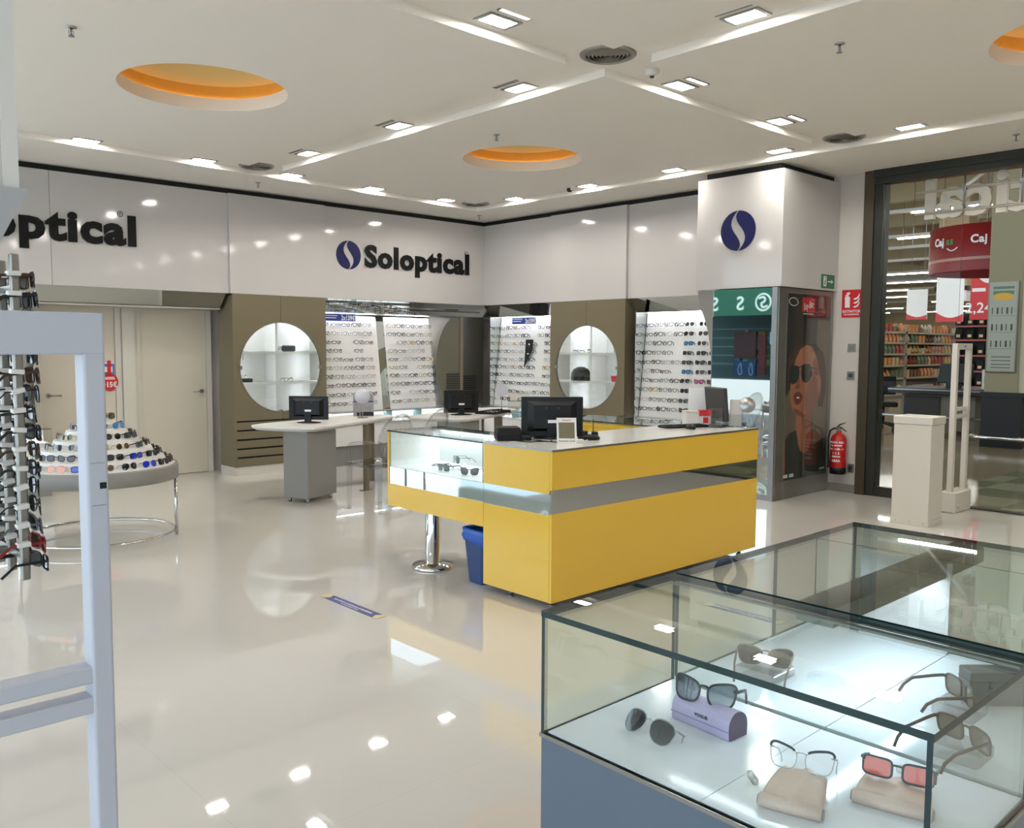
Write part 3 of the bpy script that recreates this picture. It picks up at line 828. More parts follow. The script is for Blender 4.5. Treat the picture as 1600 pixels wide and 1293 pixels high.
# price banners
def banner(side, lo, s, lab):
    t = thing('price_banner', lab, 'sign', lo)
    Wb, Hb = .50, .095
    M = face_to(lo, '-y' if side == 'l' else '-x')
    b = MB(); b.box(0, -Hb, 0, Wb, 0, .004, M=M); b.build('panel', M_BLUE, t)
    x = MB(); add_text(x, s, .085, M @ Matrix.Translation((Wb-.01, -.08, .0045)), 0, .001, .004, 'RIGHT', .72)
    for k, (w0, z0) in enumerate(((.2, -.032), (.2, -.062))): x.box(.02, z0, .004, .02+w0-.02*k, z0+.012, .0055, M=M)
    x.build('print', M_WTXT, t)
banner('l', (5.99, yl(1.93)-.045, 1.985), '2x139€', 'blue price banner reading 2x139€ on the board beside the left cabinet')
banner('r', (xr(1.93)-.045, 9.43, 1.985), '2x159€', 'blue price banner reading 2x159€ on the corner board')
# dark wedge sign on the corner board
t = thing('brand_wedge', 'tall dark wedge-shaped sign on the corner display board', 'sign', (xr(1.35)-.06, 8.98, 1.27))
m = MB(); m.prism([(9.10, 1.27), (9.065, 1.665), (8.92, 1.665), (8.945, 1.52)], .012, 'x', xr(1.5)-.065); m.build('body', M_CHARCOAL, t)
m = MB(); m.box(xr(1.5)-.067, 8.985, 1.585, xr(1.5)-.064, 9.01, 1.61); m.box(xr(1.5)-.067, 9.0, 1.455, xr(1.5)-.064, 9.04, 1.47); m.build('print', M_WTXT, t)

# low lit glass cases and base units under the boards
def low_case(side, a0, a1, lab, slots):
    t = thing('counter_case', lab, 'display case', ((a0+a1)/2, 9.95, 0) if side == 'l' else (8.67, (a0+a1)/2, 0))
    def bx(mb, u0, d0, z0, u1, d1, z1, m=0):
        if side == 'l': return mb.box(u0, 9.74+d0, z0, u1, 9.74+d1, z1, m)
        return mb.box(8.46+d0, u0, z0, 8.46+d1, u1, z1, m)
    b = MB(); bx(b, a0, .02, .26, a1, .46, .545); b.build('base_unit', M_WHITE, t)
    k = MB(); bx(k, a0, .05, 0, a1, .46, .26); k.build('plinth', M_GREY, t, label='grey plinth')
    nd = max(2, round((a1-a0)/.62))
    for i in range(nd):
        d = MB(); bx(d, a0+(a1-a0)*i/nd+.003, 0, .262, a0+(a1-a0)*(i+1)/nd-.003, .018, .50); d.build('door', M_WHITE, t, bevel=.002)
    g = MB()
    mm = [1]*6; 
    f = [1, 1, 0, 1, 0, 1] if side == 'l' else [1, 1, 1, 0, 1, 0]
    bx(g, a0, .005, .548, a1, .011, .694, f)
    bx(g, a0, .0, .694, a1, .22, .70, [0, 0, 1, 1, 1, 1])
    g.build('glass_front', [M_GLASS, M_EDGE], t)
    j = MB(); bx(j, a0, .011, .545, a1, .46, .551); bx(j, a0, .30, .551, a1, .31, .70); j.build('lining', M_WHITE, t)
    l = MB(); bx(l, a0+.05, .16, .688, a1-.05, .20, .692, [1, 0, 0, 0, 0, 0]); l.build('led_strip', [M_ALU, M_LEDC], t)
    for u in slots:
        e = MB(); bx(e, u-.0025, .012, .55, u+.0025, .2, .693); e.build('divider', M_EDGEL, t)
low_case('l', 1.0, 2.62, 'low white unit with lit glass front at the far left beyond the doors', [2.0])
low_case('l', 5.93, 8.45, 'long low white unit with lit glass front under the left display boards', [6.85, 7.35])
low_case('r', 8.48, 9.70, 'low white unit with lit glass front under the corner display board', [9.1])
low_case('r', 5.45, 7.12, 'low white unit with lit glass front under the display board by the pillar', [6.4])
def low_fill(side, cols, where, group):
    for i, a in enumerate(cols):
        fr = rnd.choice(EYE_F[:8])
        loc = (a, 9.84, .552) if side == 'l' else (8.56, a, .552)
        sun_things('eyeglasses', '%s rimmed eyeglasses, %s from left in low case %s' % (CN[fr], ORD[i], where), loc, (ML if side == 'l' else MR) @ RZ(rnd.uniform(-.15, .15)), rnd.choice(['round', 'cat', 'square']), fr, None, group, 'eyeglasses', .11, True)
low_fill('l', [2.05, 2.22, 2.4], 'at the far left', 'eyeglasses in the far left low case')
low_fill('l', [6.0+.163*i for i in range(13)], 'under the left boards', 'eyeglasses in the low case under the left boards')
low_fill('r', [9.6-.17*i for i in range(7)], 'under the corner board', 'eyeglasses in the low case under the corner board')
low_fill('r', [6.95-.17*i for i in range(7)], 'under the board by the pillar', 'eyeglasses in the low case by the pillar')

# slanted side mirrors of the boards, back strip, corner panels
def tmirror(name, pts, m, lab, cat='mirror', th=.01, ax='y'):
    b = MB()
    if ax == 'y': b.prism([(p[0], p[2]) for p in pts], th, 'y', pts[0][1])
    else: b.prism([(p[1], p[2]) for p in pts], th, 'x', pts[0][0])
    return b.build(name, m, None, lab, cat)
tmirror('side_mirror', [(8.60, 9.722, .70), (8.675, 9.722, .70), (8.83, 9.722, 2.0), (8.60, 9.722, 2.0)], M_MIRROR, 'narrow side mirror at the left edge of the corner display board')
tmirror('side_mirror', [(8.60, 6.977, .70), (8.675, 6.977, .70), (8.83, 6.977, 2.0), (8.60, 6.977, 2.0)], M_MIRROR, 'narrow side mirror at the left edge of the board by the pillar')
m = MB(); m.prism([(yl(.70)+.006, .70), (yl(1.90)+.006, 1.90), (yl(1.90)+.016, 1.90), (yl(.7)+.016, .70)], .126, 'x', 6.847); m.build('strip_mirror', M_MIRROR, None, 'narrow mirror strip between the two left display boards', 'mirror')
# corner: oval-edged olive panel with grille, pale edge strip, dark panel with grille
ov = [(8.23-.445*math.sin(math.radians(a)), 1.32+.70*math.cos(math.radians(a))) for a in range(23, 158, 5)]
t = thing('corner_panel', 'olive corner panel with oval left edge and a grille low down', 'wall panel', (8.1, 9.99, .70))
m = MB(); m.prism([(8.232, 1.99)]+[(x, min(max(z, .70), 1.99)) for x, z in ov]+[(8.232, .70)], .012, 'y', 9.985)
m.build('panel', M_OLIVED, t)
r = MB(); r.tube([(x, 9.984, z) for x, z in ov], .006, 6); r.build('edge_trim', M_ALU, t)
g = MB()
for i in range(13): g.box(7.98, 9.976, .74+i*.034, 8.225, 9.986, .756+i*.034)
g.build('grille', M_SLOT, t)
struct(MB().box(8.232, 9.97, .70, 8.285, 9.995, 2.0), 'trim_%d' % n, M_OLIVE, 'pale olive strip in the corner between two panels'); n += 1
t = thing('corner_panel', 'dark grey corner panel with a black grille low down', 'wall panel', (8.45, 10.0, .70))
MB().box(8.287, 10.0, .70, 8.70, 10.012, 2.0).build('panel', M_DARKGREY, t)
g = MB()
for i in range(12): g.box(8.31, 9.99, .74+i*.034, 8.55, 10.001, .758+i*.034)
g.build('grille', M_SLOT, t)
MB().box(7.765, 10.14, .70, 8.29, 10.15, 1.984).build('back_panel', M_BOARD, None, 'pale panel behind the oval-edged corner panel', 'wall panel')

# ================================================================== pillar with mirror, poster light box
t = thing('mirror_pillar', 'square pillar clad in mirror and aluminium beside the board wall', 'pillar', (8.5, 5.0, 0))
m = MB(); m.box(7.955, 4.70, 0, 9.09, 5.42, 2.165); m.build('core', M_ALU, t)
m = MB(); m.prism([(7.947, 4.70), (7.938, 5.40), (7.954, 5.40), (7.954, 4.70)], 2.105, 'z', .06); m.build('mirror_panel', M_MIRROR, t)
m = MB(); m.box(7.935, 4.64, 0, 7.955, 4.70, 2.168); m.box(7.935, 4.70, 0, 7.955, 5.40, .06); m.build('corner_post', M_STEEL, t)
arc = [(5.70-.29*math.cos(math.radians(a)), 1.30+.76*math.sin(math.radians(a))) for a in range(-52, 68, 5)]
m = MB(); m.prism([(5.395, .70)]+[(max(y, 5.40), z) for y, z in arc]+[(5.60, 2.165), (5.395, 2.165)], .014, 'x', 7.94); m.build('curved_side', M_GREY, t, label='grey side panel with a curved cut-out')
m = MB(); m.box(7.955, 5.395, 0, 8.62, 5.42, 2.165); m.build('side_panel', M_WHITE, t)

t = thing('poster_lightbox', 'tall poster frame on the pillar with a portrait of a person in dark sunglasses', 'poster', (8.5, 4.65, 0))
YP = 4.645
f = MB()
f.box(7.955, YP-.012, .0, 8.125, YP+.05, 2.168); f.box(8.125, YP-.012, .0, 9.08, YP+.05, .195); f.box(8.125, YP-.012, 2.115, 9.08, YP+.05, 2.168); f.box(9.045, YP-.012, .195, 9.08, YP+.05, 2.115)
f.build('frame', M_ALU, t, bevel=.003)
pm = [mat('print_dark', (38, 30, 26), .5, noise=.5, nscale=5), mat('print_hair', (72, 46, 30), .6, noise=.5, nscale=14), mat('print_skin', (172, 108, 80), .6, noise=.14, nscale=5), mat('print_skin_dark', (136, 78, 56), .6, noise=.2, nscale=6),
      mat('print_lens', (24, 26, 27), .3), mat('print_lips', (110, 48, 42), .5), mat('print_shirt', (44, 46, 38), .6, noise=.3, nscale=8), M_RED, M_WTXT, mat('print_maroon', (110, 24, 24), .5), mat('print_taupe', (112, 96, 82), .6, noise=.25, nscale=6)]
ART = [(0, [(8.12, 2.12), (9.05, 2.12), (9.05, .19), (8.12, .19)]),
 (10, [(8.12, 1.02), (8.30, 1.18), (8.42, .70), (8.36, .42), (8.12, .30)]),
 (10, [(8.78, 1.86), (9.05, 1.86), (9.05, .60), (8.74, .52), (8.72, .95)]),
 (1, [(8.182, 1.451), (8.24, 1.50), (8.337, 1.549), (8.497, 1.613), (8.7, 1.601), (8.85, 1.55), (8.914, 1.516), (9.0, 1.308), (8.989, 1.1), (8.94, .925), (8.847, .931), (8.78, 1.2), (8.4, 1.3), (8.20, 1.2)]),
 (3, [(8.376, .90), (8.56, .84), (8.72, .95), (8.71, .80), (8.703, .732), (8.716, .524), (8.62, .46), (8.55, .44), (8.394, .565), (8.379, .717)]),
 (2, [(8.376, .90), (8.50, .84), (8.53, .72), (8.52, .55), (8.50, .46), (8.41, .555), (8.379, .717)]),
 (2, [(8.343, 1.45), (8.435, 1.55), (8.549, 1.592), (8.668, 1.576), (8.759, 1.482), (8.82, 1.345), (8.89, 1.206), (8.874, 1.051), (8.793, .951), (8.676, .887), (8.511, .836), (8.44, .84), (8.377, .864), (8.292, .922), (8.26, 1.0), (8.243, 1.056), (8.245, 1.12), (8.248, 1.188), (8.286, 1.319)]),
 (3, [(8.62, 1.19), (8.74, 1.26), (8.86, 1.18), (8.874, 1.051), (8.793, .951), (8.676, .887), (8.60, .86), (8.56, .95), (8.58, 1.08)]),
 (3, [(8.74, 1.47), (8.81, 1.36), (8.84, 1.26), (8.74, 1.28), (8.70, 1.40)]),
 (3, [(8.30, .93), (8.377, .864), (8.511, .836), (8.56, .86), (8.46, .90), (8.38, .925)]),
 (3, [(8.402, 1.30), (8.43, 1.22), (8.458, 1.157), (8.43, 1.135), (8.361, 1.13), (8.327, 1.15), (8.36, 1.18), (8.385, 1.24)]),
 (5, [(8.307, 1.062), (8.36, 1.10), (8.412, 1.109), (8.46, 1.09), (8.504, 1.06), (8.49, 1.02), (8.46, .985), (8.40, .966), (8.35, .98)]),
 (8, [(8.37, 1.048), (8.40, 1.052), (8.44, 1.046), (8.43, 1.034), (8.385, 1.034)]),
 (4, [(8.222, 1.32), (8.24, 1.35), (8.282, 1.377), (8.34, 1.38), (8.396, 1.37), (8.42, 1.33), (8.424, 1.284), (8.40, 1.235), (8.364, 1.202), (8.31, 1.184), (8.267, 1.187), (8.235, 1.23)]),
 (4, [(8.461, 1.383), (8.54, 1.396), (8.628, 1.393), (8.67, 1.36), (8.684, 1.313), (8.675, 1.26), (8.645, 1.215), (8.573, 1.193), (8.51, 1.205), (8.47, 1.233), (8.452, 1.30)]),
 (4, [(8.39, 1.362), (8.47, 1.375), (8.47, 1.363), (8.39, 1.35)]), (4, [(8.67, 1.36), (8.80, 1.335), (8.80, 1.322), (8.675, 1.345)]),
 (2, [(8.80, 1.20), (8.84, 1.24), (8.87, 1.19), (8.86, 1.10), (8.82, 1.07)]),
 (6, [(8.15, .20), (8.15, .60), (8.25, .68), (8.386, .70), (8.43, .56), (8.53, .40), (8.60, .42), (8.715, .56), (8.86, .49), (9.023, .42), (9.045, .20)]),
 (3, [(8.125, .62), (8.164, .63), (8.187, .21), (8.125, .21)]),
 (7, [(8.436, 2.085), (8.70, 2.085), (8.70, 1.935), (8.436, 1.935)]),
 (9, [(8.775, 2.112), (9.045, 2.112), (9.045, 1.90), (8.775, 1.90)]), (10, [(8.82, 2.10), (8.90, 2.10), (8.94, 1.93), (8.85, 1.93)])]
p = MB()
for i, (mi, pts) in enumerate(ART):
    p.poly([(x, YP+.004-.0002*i, z) for x, z in pts], mi)
q = YP+.004-.0002*len(ART)
for s_, c_ in ((1.0, None),):
    p.tube([(8.26+.085*math.cos(a*PI/12)+.02*math.sin(a*PI/12), q, 2.033+.038*math.sin(a*PI/12)-.012*math.cos(a*PI/12)) for a in range(24)], .005, 4, 8, closed=True)
add_text(p, 'Ray-Ban', .088, face_to((8.57, q, 1.972), '-y') @ Matrix.Rotation(.22, 4, 'Z') @ Matrix(((1, .28, 0, 0), (0, 1.15, 0, 0), (0, 0, 1, 0), (0, 0, 0, 1))), 8, .0004, .001, 'CENTER', .68)
for a, b in ((8.46, 8.68),): p.box(a, q, 1.912, b, q+.001, 1.92, 8)
for k in range(6): p.box(8.15+k*.03+(.03 if k > 2 else 0), q, .215, 8.172+k*.03+(.03 if k > 2 else 0), q+.001, .25, 8)
for k in range(4): p.box(8.90+k*.03, q, .245, 8.92+k*.03, q+.001, .262, 8)
p.build('poster_print', pm, t)
g = MB(); pane(g, 8.12, YP-.014, .19, 9.05, YP-.010, 2.12); g.build('cover_glass', [M_GLASS, M_ALU], t)

# ------------------------------------------------------------------ things on the stub wall
XW = 9.1
t = thing('exit_sign', 'green emergency exit sign with running figure and arrow on the pillar fascia', 'sign', (8.87, 4.60, 2.20))
M = face_to((8.73, 4.598, 2.195), '-y')
MB().box(0, 0, 0, .275, .145, .006, M=M).build('panel', M_GREEN, t)
e = MB()
e.box(.035, .02, .006, .10, .125, .0075, M=M); e.box(.13, .066, .006, .21, .078, .0075, M=M)
e.poly([tuple(M @ Vector(v)) for v in ((.20, .05, .0078), (.245, .072, .0078), (.20, .094, .0078))])
e.build('pictogram', M_WTXT, t)
e = MB(); e.lathe([(.001, 0), (.009, .0)], n=10, M=M @ Matrix.Translation((.07, .108, .0082)), cap0=False, cap1=False)
for a in (((.055, .07), (.075, .095), (.088, .09), (.068, .06)), ((.06, .068), (.072, .062), (.09, .035), (.08, .03)), ((.058, .068), (.068, .058), (.05, .028), (.04, .034))): e.poly([tuple(M @ Vector((x, y, .0083))) for x, y in a])
e.build('running_figure', M_GREEN, t)
t = thing('extinguisher_sign', 'red fire extinguisher sign reading EXTINTOR DE INCENDIOS beside the shopfront post', 'sign', (XW, 4.435, 1.89))
M = face_to((XW-.001, 4.545, 1.89), '-x')
MB().box(0, 0, 0, .22, .295, .004, M=M).build('panel', M_RED, t)
e = MB()
add_text(e, 'EXTINTOR', .040, M @ Matrix.Translation((.11, .052, .0045)), 0, .0005, .001, 'CENTER', .98)
add_text(e, 'DE INCENDIOS', .024, M @ Matrix.Translation((.11, .024, .0045)), 0, .0005, .0005, 'CENTER', 1.0)
e.rbox(.035, .105, .004, .09, .22, .006, .006, M=M); e.box(.052, .22, .004, .073, .245, .006, M=M)
for q in (((.035, .235), (.09, .262), (.092, .25), (.06, .232)), ((.045, .262), (.085, .272), (.088, .262), (.055, .25)), ((.03, .20), (.042, .245), (.05, .24), (.038, .20))): e.poly([tuple(M @ Vector((x, y, .0052))) for x, y in q])
for k in range(3):
    z = .105+k*.042
    e.poly([tuple(M @ Vector((x, y, .0052))) for x, y in ((.125, z+.008), (.15, z-.004), (.18, z+.012), (.198, z+.045), (.188, z+.068), (.185, z+.045), (.165, z+.022), (.145, z+.016))])
e.build('pictogram', M_WTXT, t)
t = thing('fire_extinguisher', 'red fire extinguisher hanging on the wall between poster and shopfront', 'fire extinguisher', (9.005, 4.485, .205))
MB().lathe([(.001, .005), (.075, .005), (.083, .015), (.083, .36), (.078, .39), (.06, .42), (.035, .437), (.026, .445), (.026, .462)], n=28, cap0=False, cap1=False).build('cylinder', M_REDGLOSS, t, world=False)
MB().lathe([(.001, 0), (.085, 0), (.0855, .07), (.0835, .071)], n=28, cap0=False, cap1=False).build('foot_ring', M_BLACK, t, world=False)
v = MB(); v.cyl((0, 0, .455), .021, .03, 14); v.box(-.02, -.014, .48, .02, .014, .505); v.build('valve', M_STEEL, t, world=False)
h = MB(); h.tube([(0, .02, .50), (-.02, -.03, .505), (-.03, -.10, .465)], [.010, .011, .006], 6, flat=.6); h.tube([(0, .02, .505), (-.02, -.02, .535), (-.03, -.085, .558)], [.010, .011, .006], 6, flat=.6); h.build('lever_handle', M_BLACK, t, world=False)
h = MB(); h.tube([(0, .015, .49), (.0, .06, .487), (.0, .098, .46), (-.01, .112, .38), (-.01, .108, .22), (-.012, .10, .12)], .010, 8); h.lathe([(.012, 0), (.018, -.06)], (-.012, .10, .12), 10); h.build('hose', M_RUBBER, t, world=False)
l = MB()
def wrap_text(mb, s, size, z, r=.0838):
    V, F = text_mesh(s, size, .0004, .0012, 'CENTER')
    k = len(mb.v)
    for x, y, zz in V:
        a = PI+x/r*1.0+.15
        mb.v.append(((r+zz)*math.cos(a), (r+zz)*math.sin(a), z+y))
    for f in F: mb.face([k+i for i in f])
for s, sz, z in (('POLVO ABC', .030, .335), ('6 kg  EFICACIA', .018, .305), ('21A - 113B - C', .024, .265), ('1 2 3', .034, .215), ('PRESION', .02, .185), ('AREA', .036, .135)): wrap_text(l, s, sz, z)
l.build('label_print', M_WTXT, t, world=False)
t = thing('wall_bracket', 'small grey bracket on the wall low beside the fire extinguisher', 'bracket', (XW-.01, 4.375, .25))
MB().box(9.085, 4.35, .22, 9.099, 4.41, .31).build('plate', M_ALU, t); MB().box(9.05, 4.365, .25, 9.086, 4.395, .285).build('socket', M_RUBBER, t)
for lab, z0 in (('upper grey wall switch on the wall by the shopfront', 1.523), ('lower grey key switch on the wall by the shopfront', 1.225)):
    t = thing('wall_switch', lab, 'switch', (XW-.005, 4.415, z0))
    MB().rbox(9.088, 4.375, z0, 9.1, 4.458, z0+.085, .004).build('plate', M_ALU, t)
    MB().box(9.084, 4.393, z0+.02, 9.089, 4.44, z0+.065).build('rocker', M_GREY if z0 > 1.4 else M_DARKGREY, t)
# cards on the left cream door
t = thing('price_tag', 'round red price tag reading +15€ hanging on the left cream door', 'sign', (3.455, 10.43, 1.1))
M = face_to((3.43, 10.432, 1.135), '-y')
m = MB(); m.prism(ell(0, 0, .098, .098, 32), .004); m.box(-.02, .09, 0, .02, .245, .004)
m.v = [tuple(M @ Vector(v)) for v in m.v]; m.build('disc', M_RED, t)
e = MB(); add_text(e, '+15€', .082, M @ Matrix.Translation((0, -.055, .0042)), 0, .0006, .003, 'CENTER', .85); e.box(-.06, .032, .004, .06, .042, .005, M=M); e.box(-.055, .05, .004, .055, .058, .005, M=M); e.build('print', M_WTXT, t)
t = thing('door_notice', 'small blue and white notice on the left cream door behind the red tag', 'sign', (3.38, 10.44, 1.1))
M = face_to((3.30, 10.440, 1.09), '-y')
MB().box(0, 0, 0, .19, .26, .003, M=M).build('sheet', mat('notice_blue', (90, 104, 168), .5), t)
e = MB(); e.box(0, .255, .003, .19, .27, .004, M=M); e.box(.08, .16, .003, .17, .22, .004, M=M); e.build('print', M_WTXT, t)
# ================================================================== yellow service counter (U-shaped)
X0, Y0, X1, YJ, Y2 = 3.614, 3.539, 5.83, 4.148, 5.20
t = thing('service_counter', 'yellow gloss service counter with a mirror band and white top', 'counter', (4.7, 3.85, 0))
m = MB(); m.box(X0, Y0, .045, X1, Y0+.02, .577); m.box(X0, Y0, .717, X1, Y0+.02, .944); m.build('front_panel', M_YELLOW, t, bevel=.002)
m = MB(); m.box(X0, Y0+.021, .045, X0+.02, YJ, .566); m.box(X0, Y0+.021, .694, X0+.02, YJ, .944); m.build('side_panel', M_YELLOW, t, bevel=.002)
m = MB(); m.box(X0+.004, Y0+.004, .577, X1-.001, Y0+.015, .717); m.build('mirror_band', M_MIRRORB, t, label='mirror band on the front')
m = MB(); m.box(X0+.004, Y0+.016, .566, X0+.015, YJ, .694); m.build('mirror_band', M_MIRRORB, t, label='mirror band on the side')
m = MB(); m.box(X0+.022, Y0+.022, .06, X1-.02, Y0+.05, .93); m.box(X0+.022, YJ-.03, .06, X0+.45, YJ-.005, .93); m.box(X1-.04, Y0+.022, .06, X1-.002, YJ, .93); m.box(X0+.02, Y0+.02, .06, X1-.02, YJ, .09); m.build('carcass', M_WHITE, t)
m = MB(); m.box(X0-.004, Y0-.004, .944, X1+.004, YJ, .956, [0, 0, 1, 1, 1, 1]); m.build('countertop', [mat('white_counter_top', (222, 220, 215), .08), M_STEEL], t, label='white top')
def foot(mb, x, y, h, r=.012): mb.cyl((x, y, 0), r*1.7, .008, 14); mb.cyl((x, y, .008), r, h-.008, 12)
for x, y in ((3.655, 3.93), (3.70, 3.62), (4.3, 3.60), (5.0, 3.60), (5.7, 3.60), (5.7, 4.0)):
    f = MB(); foot(f, x, y, .06); f.build('foot', M_STEEL, t)
# left glass-topped arm
t = thing('counter_display_case', 'glass display case with yellow base at the left end of the yellow counter', 'display case', (3.85, 4.67, 0))
XA = 4.10
m = MB(); m.box(X0, YJ+.002, .411, X0+.018, Y2, .57); m.box(X0+.018, Y2-.018, .411, XA, Y2, .57); m.build('lower_panel', M_YELLOW, t)
m = MB(); m.box(X0+.004, YJ+.002, .57, X0+.014, Y2-.002, .692); m.build('mirror_band', M_MIRRORB, t)
m = MB(); m.box(X0+.018, YJ+.002, .42, XA, Y2-.018, .44); m.box(XA-.016, YJ+.002, .411, XA, Y2-.018, .69); m.build('carcass', M_WHITE, t)
m = MB(); m.box(X0+.012, YJ+.004, .684, XA-.016, Y2-.018, .694); m.box(XA-.03, YJ+.004, .694, XA-.016, Y2-.018, .935); m.box(X0+.012, Y2-.026, .694, XA-.03, Y2-.0165, .940); m.box(X0+.012, YJ+.004, .694, XA-.03, YJ+.012, .940); m.build('lining', M_WHITE, t, label='white lit floor and back panel')
m = MB(); m.box(X0, Y2-.016, .57, XA, Y2, .944); m.build('end_panel', M_YELLOW, t, label='yellow end panel')
g = MB(); pane(g, X0+.001, YJ+.01, .694, X0+.007, Y2-.03, .944); g.build('front_glass', [M_GLASSC, M_EDGEL], t)
g = MB(); pane(g, X0-.004, YJ, .945, XA+.002, Y2+.002, .955); g.build('top_glass', [M_GLASSC, M_EDGE], t)
m = MB(); m.box(XA-.06, YJ+.04, .938, XA-.035, Y2-.04, .944, [1, 0, 0, 0, 0, 0]); m.build('led_strip', [M_ALU, M_LED], t)
ped = MB(); ped.lathe([(.001, 0), (.145, 0), (.148, .008), (.14, .026), (.06, .032), (.05, .036), (.05, .41)], (3.735, 4.83, 0), 32, cap0=False, cap1=False); ped.build('chrome_pedestal', M_CHROME, t, label='chrome column on a round foot')
G1 = RZ(-PI/2+.4)
sun_things('sunglasses', 'black square sunglasses lying in front inside the counter display case', (3.755, 4.735, .696), RZ(-PI/2-.05), 'square', 'black', 'green', 'sunglasses in the counter case')
sun_things('sunglasses', 'dark aviator sunglasses standing behind in the counter display case', (3.86, 4.73, .742), RZ(-PI/2-.35), 'aviator', 'black', 'green', 'sunglasses in the counter case')
MB().rbox(3.83, 4.66, .694, 3.91, 4.80, .742, .012).build('display_block', M_ACRYLIC2, None, 'small clear block under the aviators in the counter display case', 'display block')
sun_things('sunglasses', 'brown tortoise sunglasses on the right inside the counter display case', (3.76, 4.46, .696), RZ(-PI/2+.5), 'cat', 'brown', 'brown', 'sunglasses in the counter case')
sun_things('eyeglasses', 'folded lilac-grey glasses lying at the back of the counter display case', (3.86, 4.95, .70), RZ(-PI/2) @ RX(-1.3), 'rect', 'grey', None, None, 'eyeglasses', .1, True)
# right arm at the back
t = thing('counter_back_arm', 'yellow rear arm of the counter with a glass top, behind the screens', 'counter', (5.6, 4.67, 0))
m = MB()
for i in range(3): m.box(5.375, YJ+.01+i*.35, .08, 5.392, YJ+.01+(i+1)*.35-.005, .905)
m.build('door', M_YELLOW, t, bevel=.002)
m = MB(); m.box(5.392, YJ+.01, .06, 5.83, Y2, .905); m.build('carcass', M_YELLOW, t)
m = MB(); m.box(5.37, YJ+.002, .905, 5.835, Y2+.01, .93); m.build('rim', M_YELLOW, t)
g = MB(); pane(g, 5.355, YJ+.001, .945, 5.84, Y2+.02, .955); g.build('top_glass', [glass('top_glass_dark', (.70, .78, .78), .07), M_EDGE], t)
for x, y in ((5.45, 4.3), (5.45, 5.1), (5.78, 5.1)):
    f = MB(); foot(f, x, y, .065); f.build('foot', M_STEEL, t)
g = MB()
for x, y in ((5.40, 4.2), (5.40, 5.15), (5.8, 5.15), (5.8, 4.2)): g.cyl((x, y, .93), .012, .0155, 10)
g.build('glass_stud', M_STEEL, t)

# ================================================================== things on the counter
ZT = .9562
def monitor(loc, rz, w, h, zc, lab, tilt=0.0):
    t = thing('monitor', lab, 'monitor', loc, rz)
    R = Matrix.Translation((0, 0, zc)) @ RX(tilt)
    b = MB(); b.rbox(-w/2, -.02, -h/2, w/2, .022, h/2, .006, M=R); b.build('housing', M_BLACK, t, world=False)
    b = MB(); b.loft([[tuple(R @ Vector(p)) for p in ((-w*.40, -.02, -h*.36), (w*.40, -.02, -h*.36), (w*.40, -.02, h*.40), (-w*.40, -.02, h*.40))], [tuple(R @ Vector(p)) for p in ((-w*.30, -.045, -h*.28), (w*.30, -.045, -h*.28), (w*.30, -.045, h*.30), (-w*.30, -.045, h*.30))]], cap0=False); b.build('back_cover', M_BLACK, t, world=False)
    b = MB(); b.box(-w/2+.015, .0215, -h/2+.015, w/2-.015, .0235, h/2-.015, M=R); b.build('screen', mat('screen_off', (16, 18, 22), .1), t, world=False)
    b = MB(); b.box(-.03, -.044, -.10*h-.012, .035, -.0462, -.10*h+.008, M=R); b.build('rating_label', M_WTXT, t, world=False, label='white label on the back')
    b = MB()
    for sx in (-1, 1):
        for sz in (-1, 1): b.box(sx*.04-.004, -.044, .02+sz*.04-.004, sx*.04+.004, -.046, .02+sz*.04+.004, M=R)
    b.build('mounting_screw', M_DARKGREY, t, world=False)
    b = MB(); b.rbox(-.035, -.05, .008, .035, -.015, zc-h*.22, .006); b.build('neck', M_BLACK, t, world=False)
    b = MB(); b.lathe([(.001, 0), (.12, 0), (.12, .006), (.04, .016), (.001, .017)], (0, -.005, 0), 28, cap0=False, cap1=False); b.v = [(x*1.05, y*.72, z) for x, y, z in b.v]; b.build('stand_foot', M_BLACK, t, world=False)
    return t
monitor((4.10, 4.02, ZT), -.72, .405, .262, .142, 'large black monitor seen from behind on the near corner of the yellow counter')
t = thing('receipt_printer', 'black receipt printer box at the left of the counter monitor', 'printer', (3.80, 4.13, ZT), -.60)
b = MB(); b.loft([[(-.075, -.075, 0), (.085, -.075, 0), (.085, .085, 0), (-.075, .085, 0)], [(-.075, -.075, .04), (.085, -.075, .04), (.085, .085, .04), (-.075, .085, .04)], [(-.062, -.055, .085), (.08, -.06, .085), (.08, .08, .085), (-.062, .08, .085)]]); b.build('housing', M_BLACKM, t, world=False, bevel=.008)
b = MB(); b.rbox(.085, -.07, 0, .15, .05, .03, .01); b.build('front_tray', M_BLACK, t, world=False)
MB().box(.086, -.05, .045, .0875, .05, .05).build('paper_slot', M_DARKGREY, t, world=False)
t = thing('photo_frame_sign', 'white tablet-like frame with a grey reflecting panel leaning before the monitor', 'frame', (3.94, 3.73, ZT), -.70)
R = RX(-.32)
b = MB()
for a in ((-.062, 0, 0, .062, .008, .032), (-.062, 0, .135, .062, .008, .165), (-.062, 0, .032, -.05, .008, .135), (.05, 0, .032, .062, .008, .135)): b.box(*a, M=R)
b.build('frame', M_WHITE, t, world=False)
MB().box(-.05, .003, .032, .05, .007, .135, M=R).build('panel', mat('silver_panel', (150, 142, 120), .12, .8), t, world=False)
b = MB(); add_text(b, 'Protocolo Covid', .016, R @ face_to((0, -.0005, .011), '-y'), 0, .0003, .0002, 'CENTER', .9); b.build('caption_print', M_INK, t, world=False)
b = MB(); add_text(b, 'Soloptical', .014, R @ face_to((0, -.0005, .146), '-y'), 0, .0003, .0002, 'CENTER', .9); b.build('heading_print', M_RED, t, world=False)
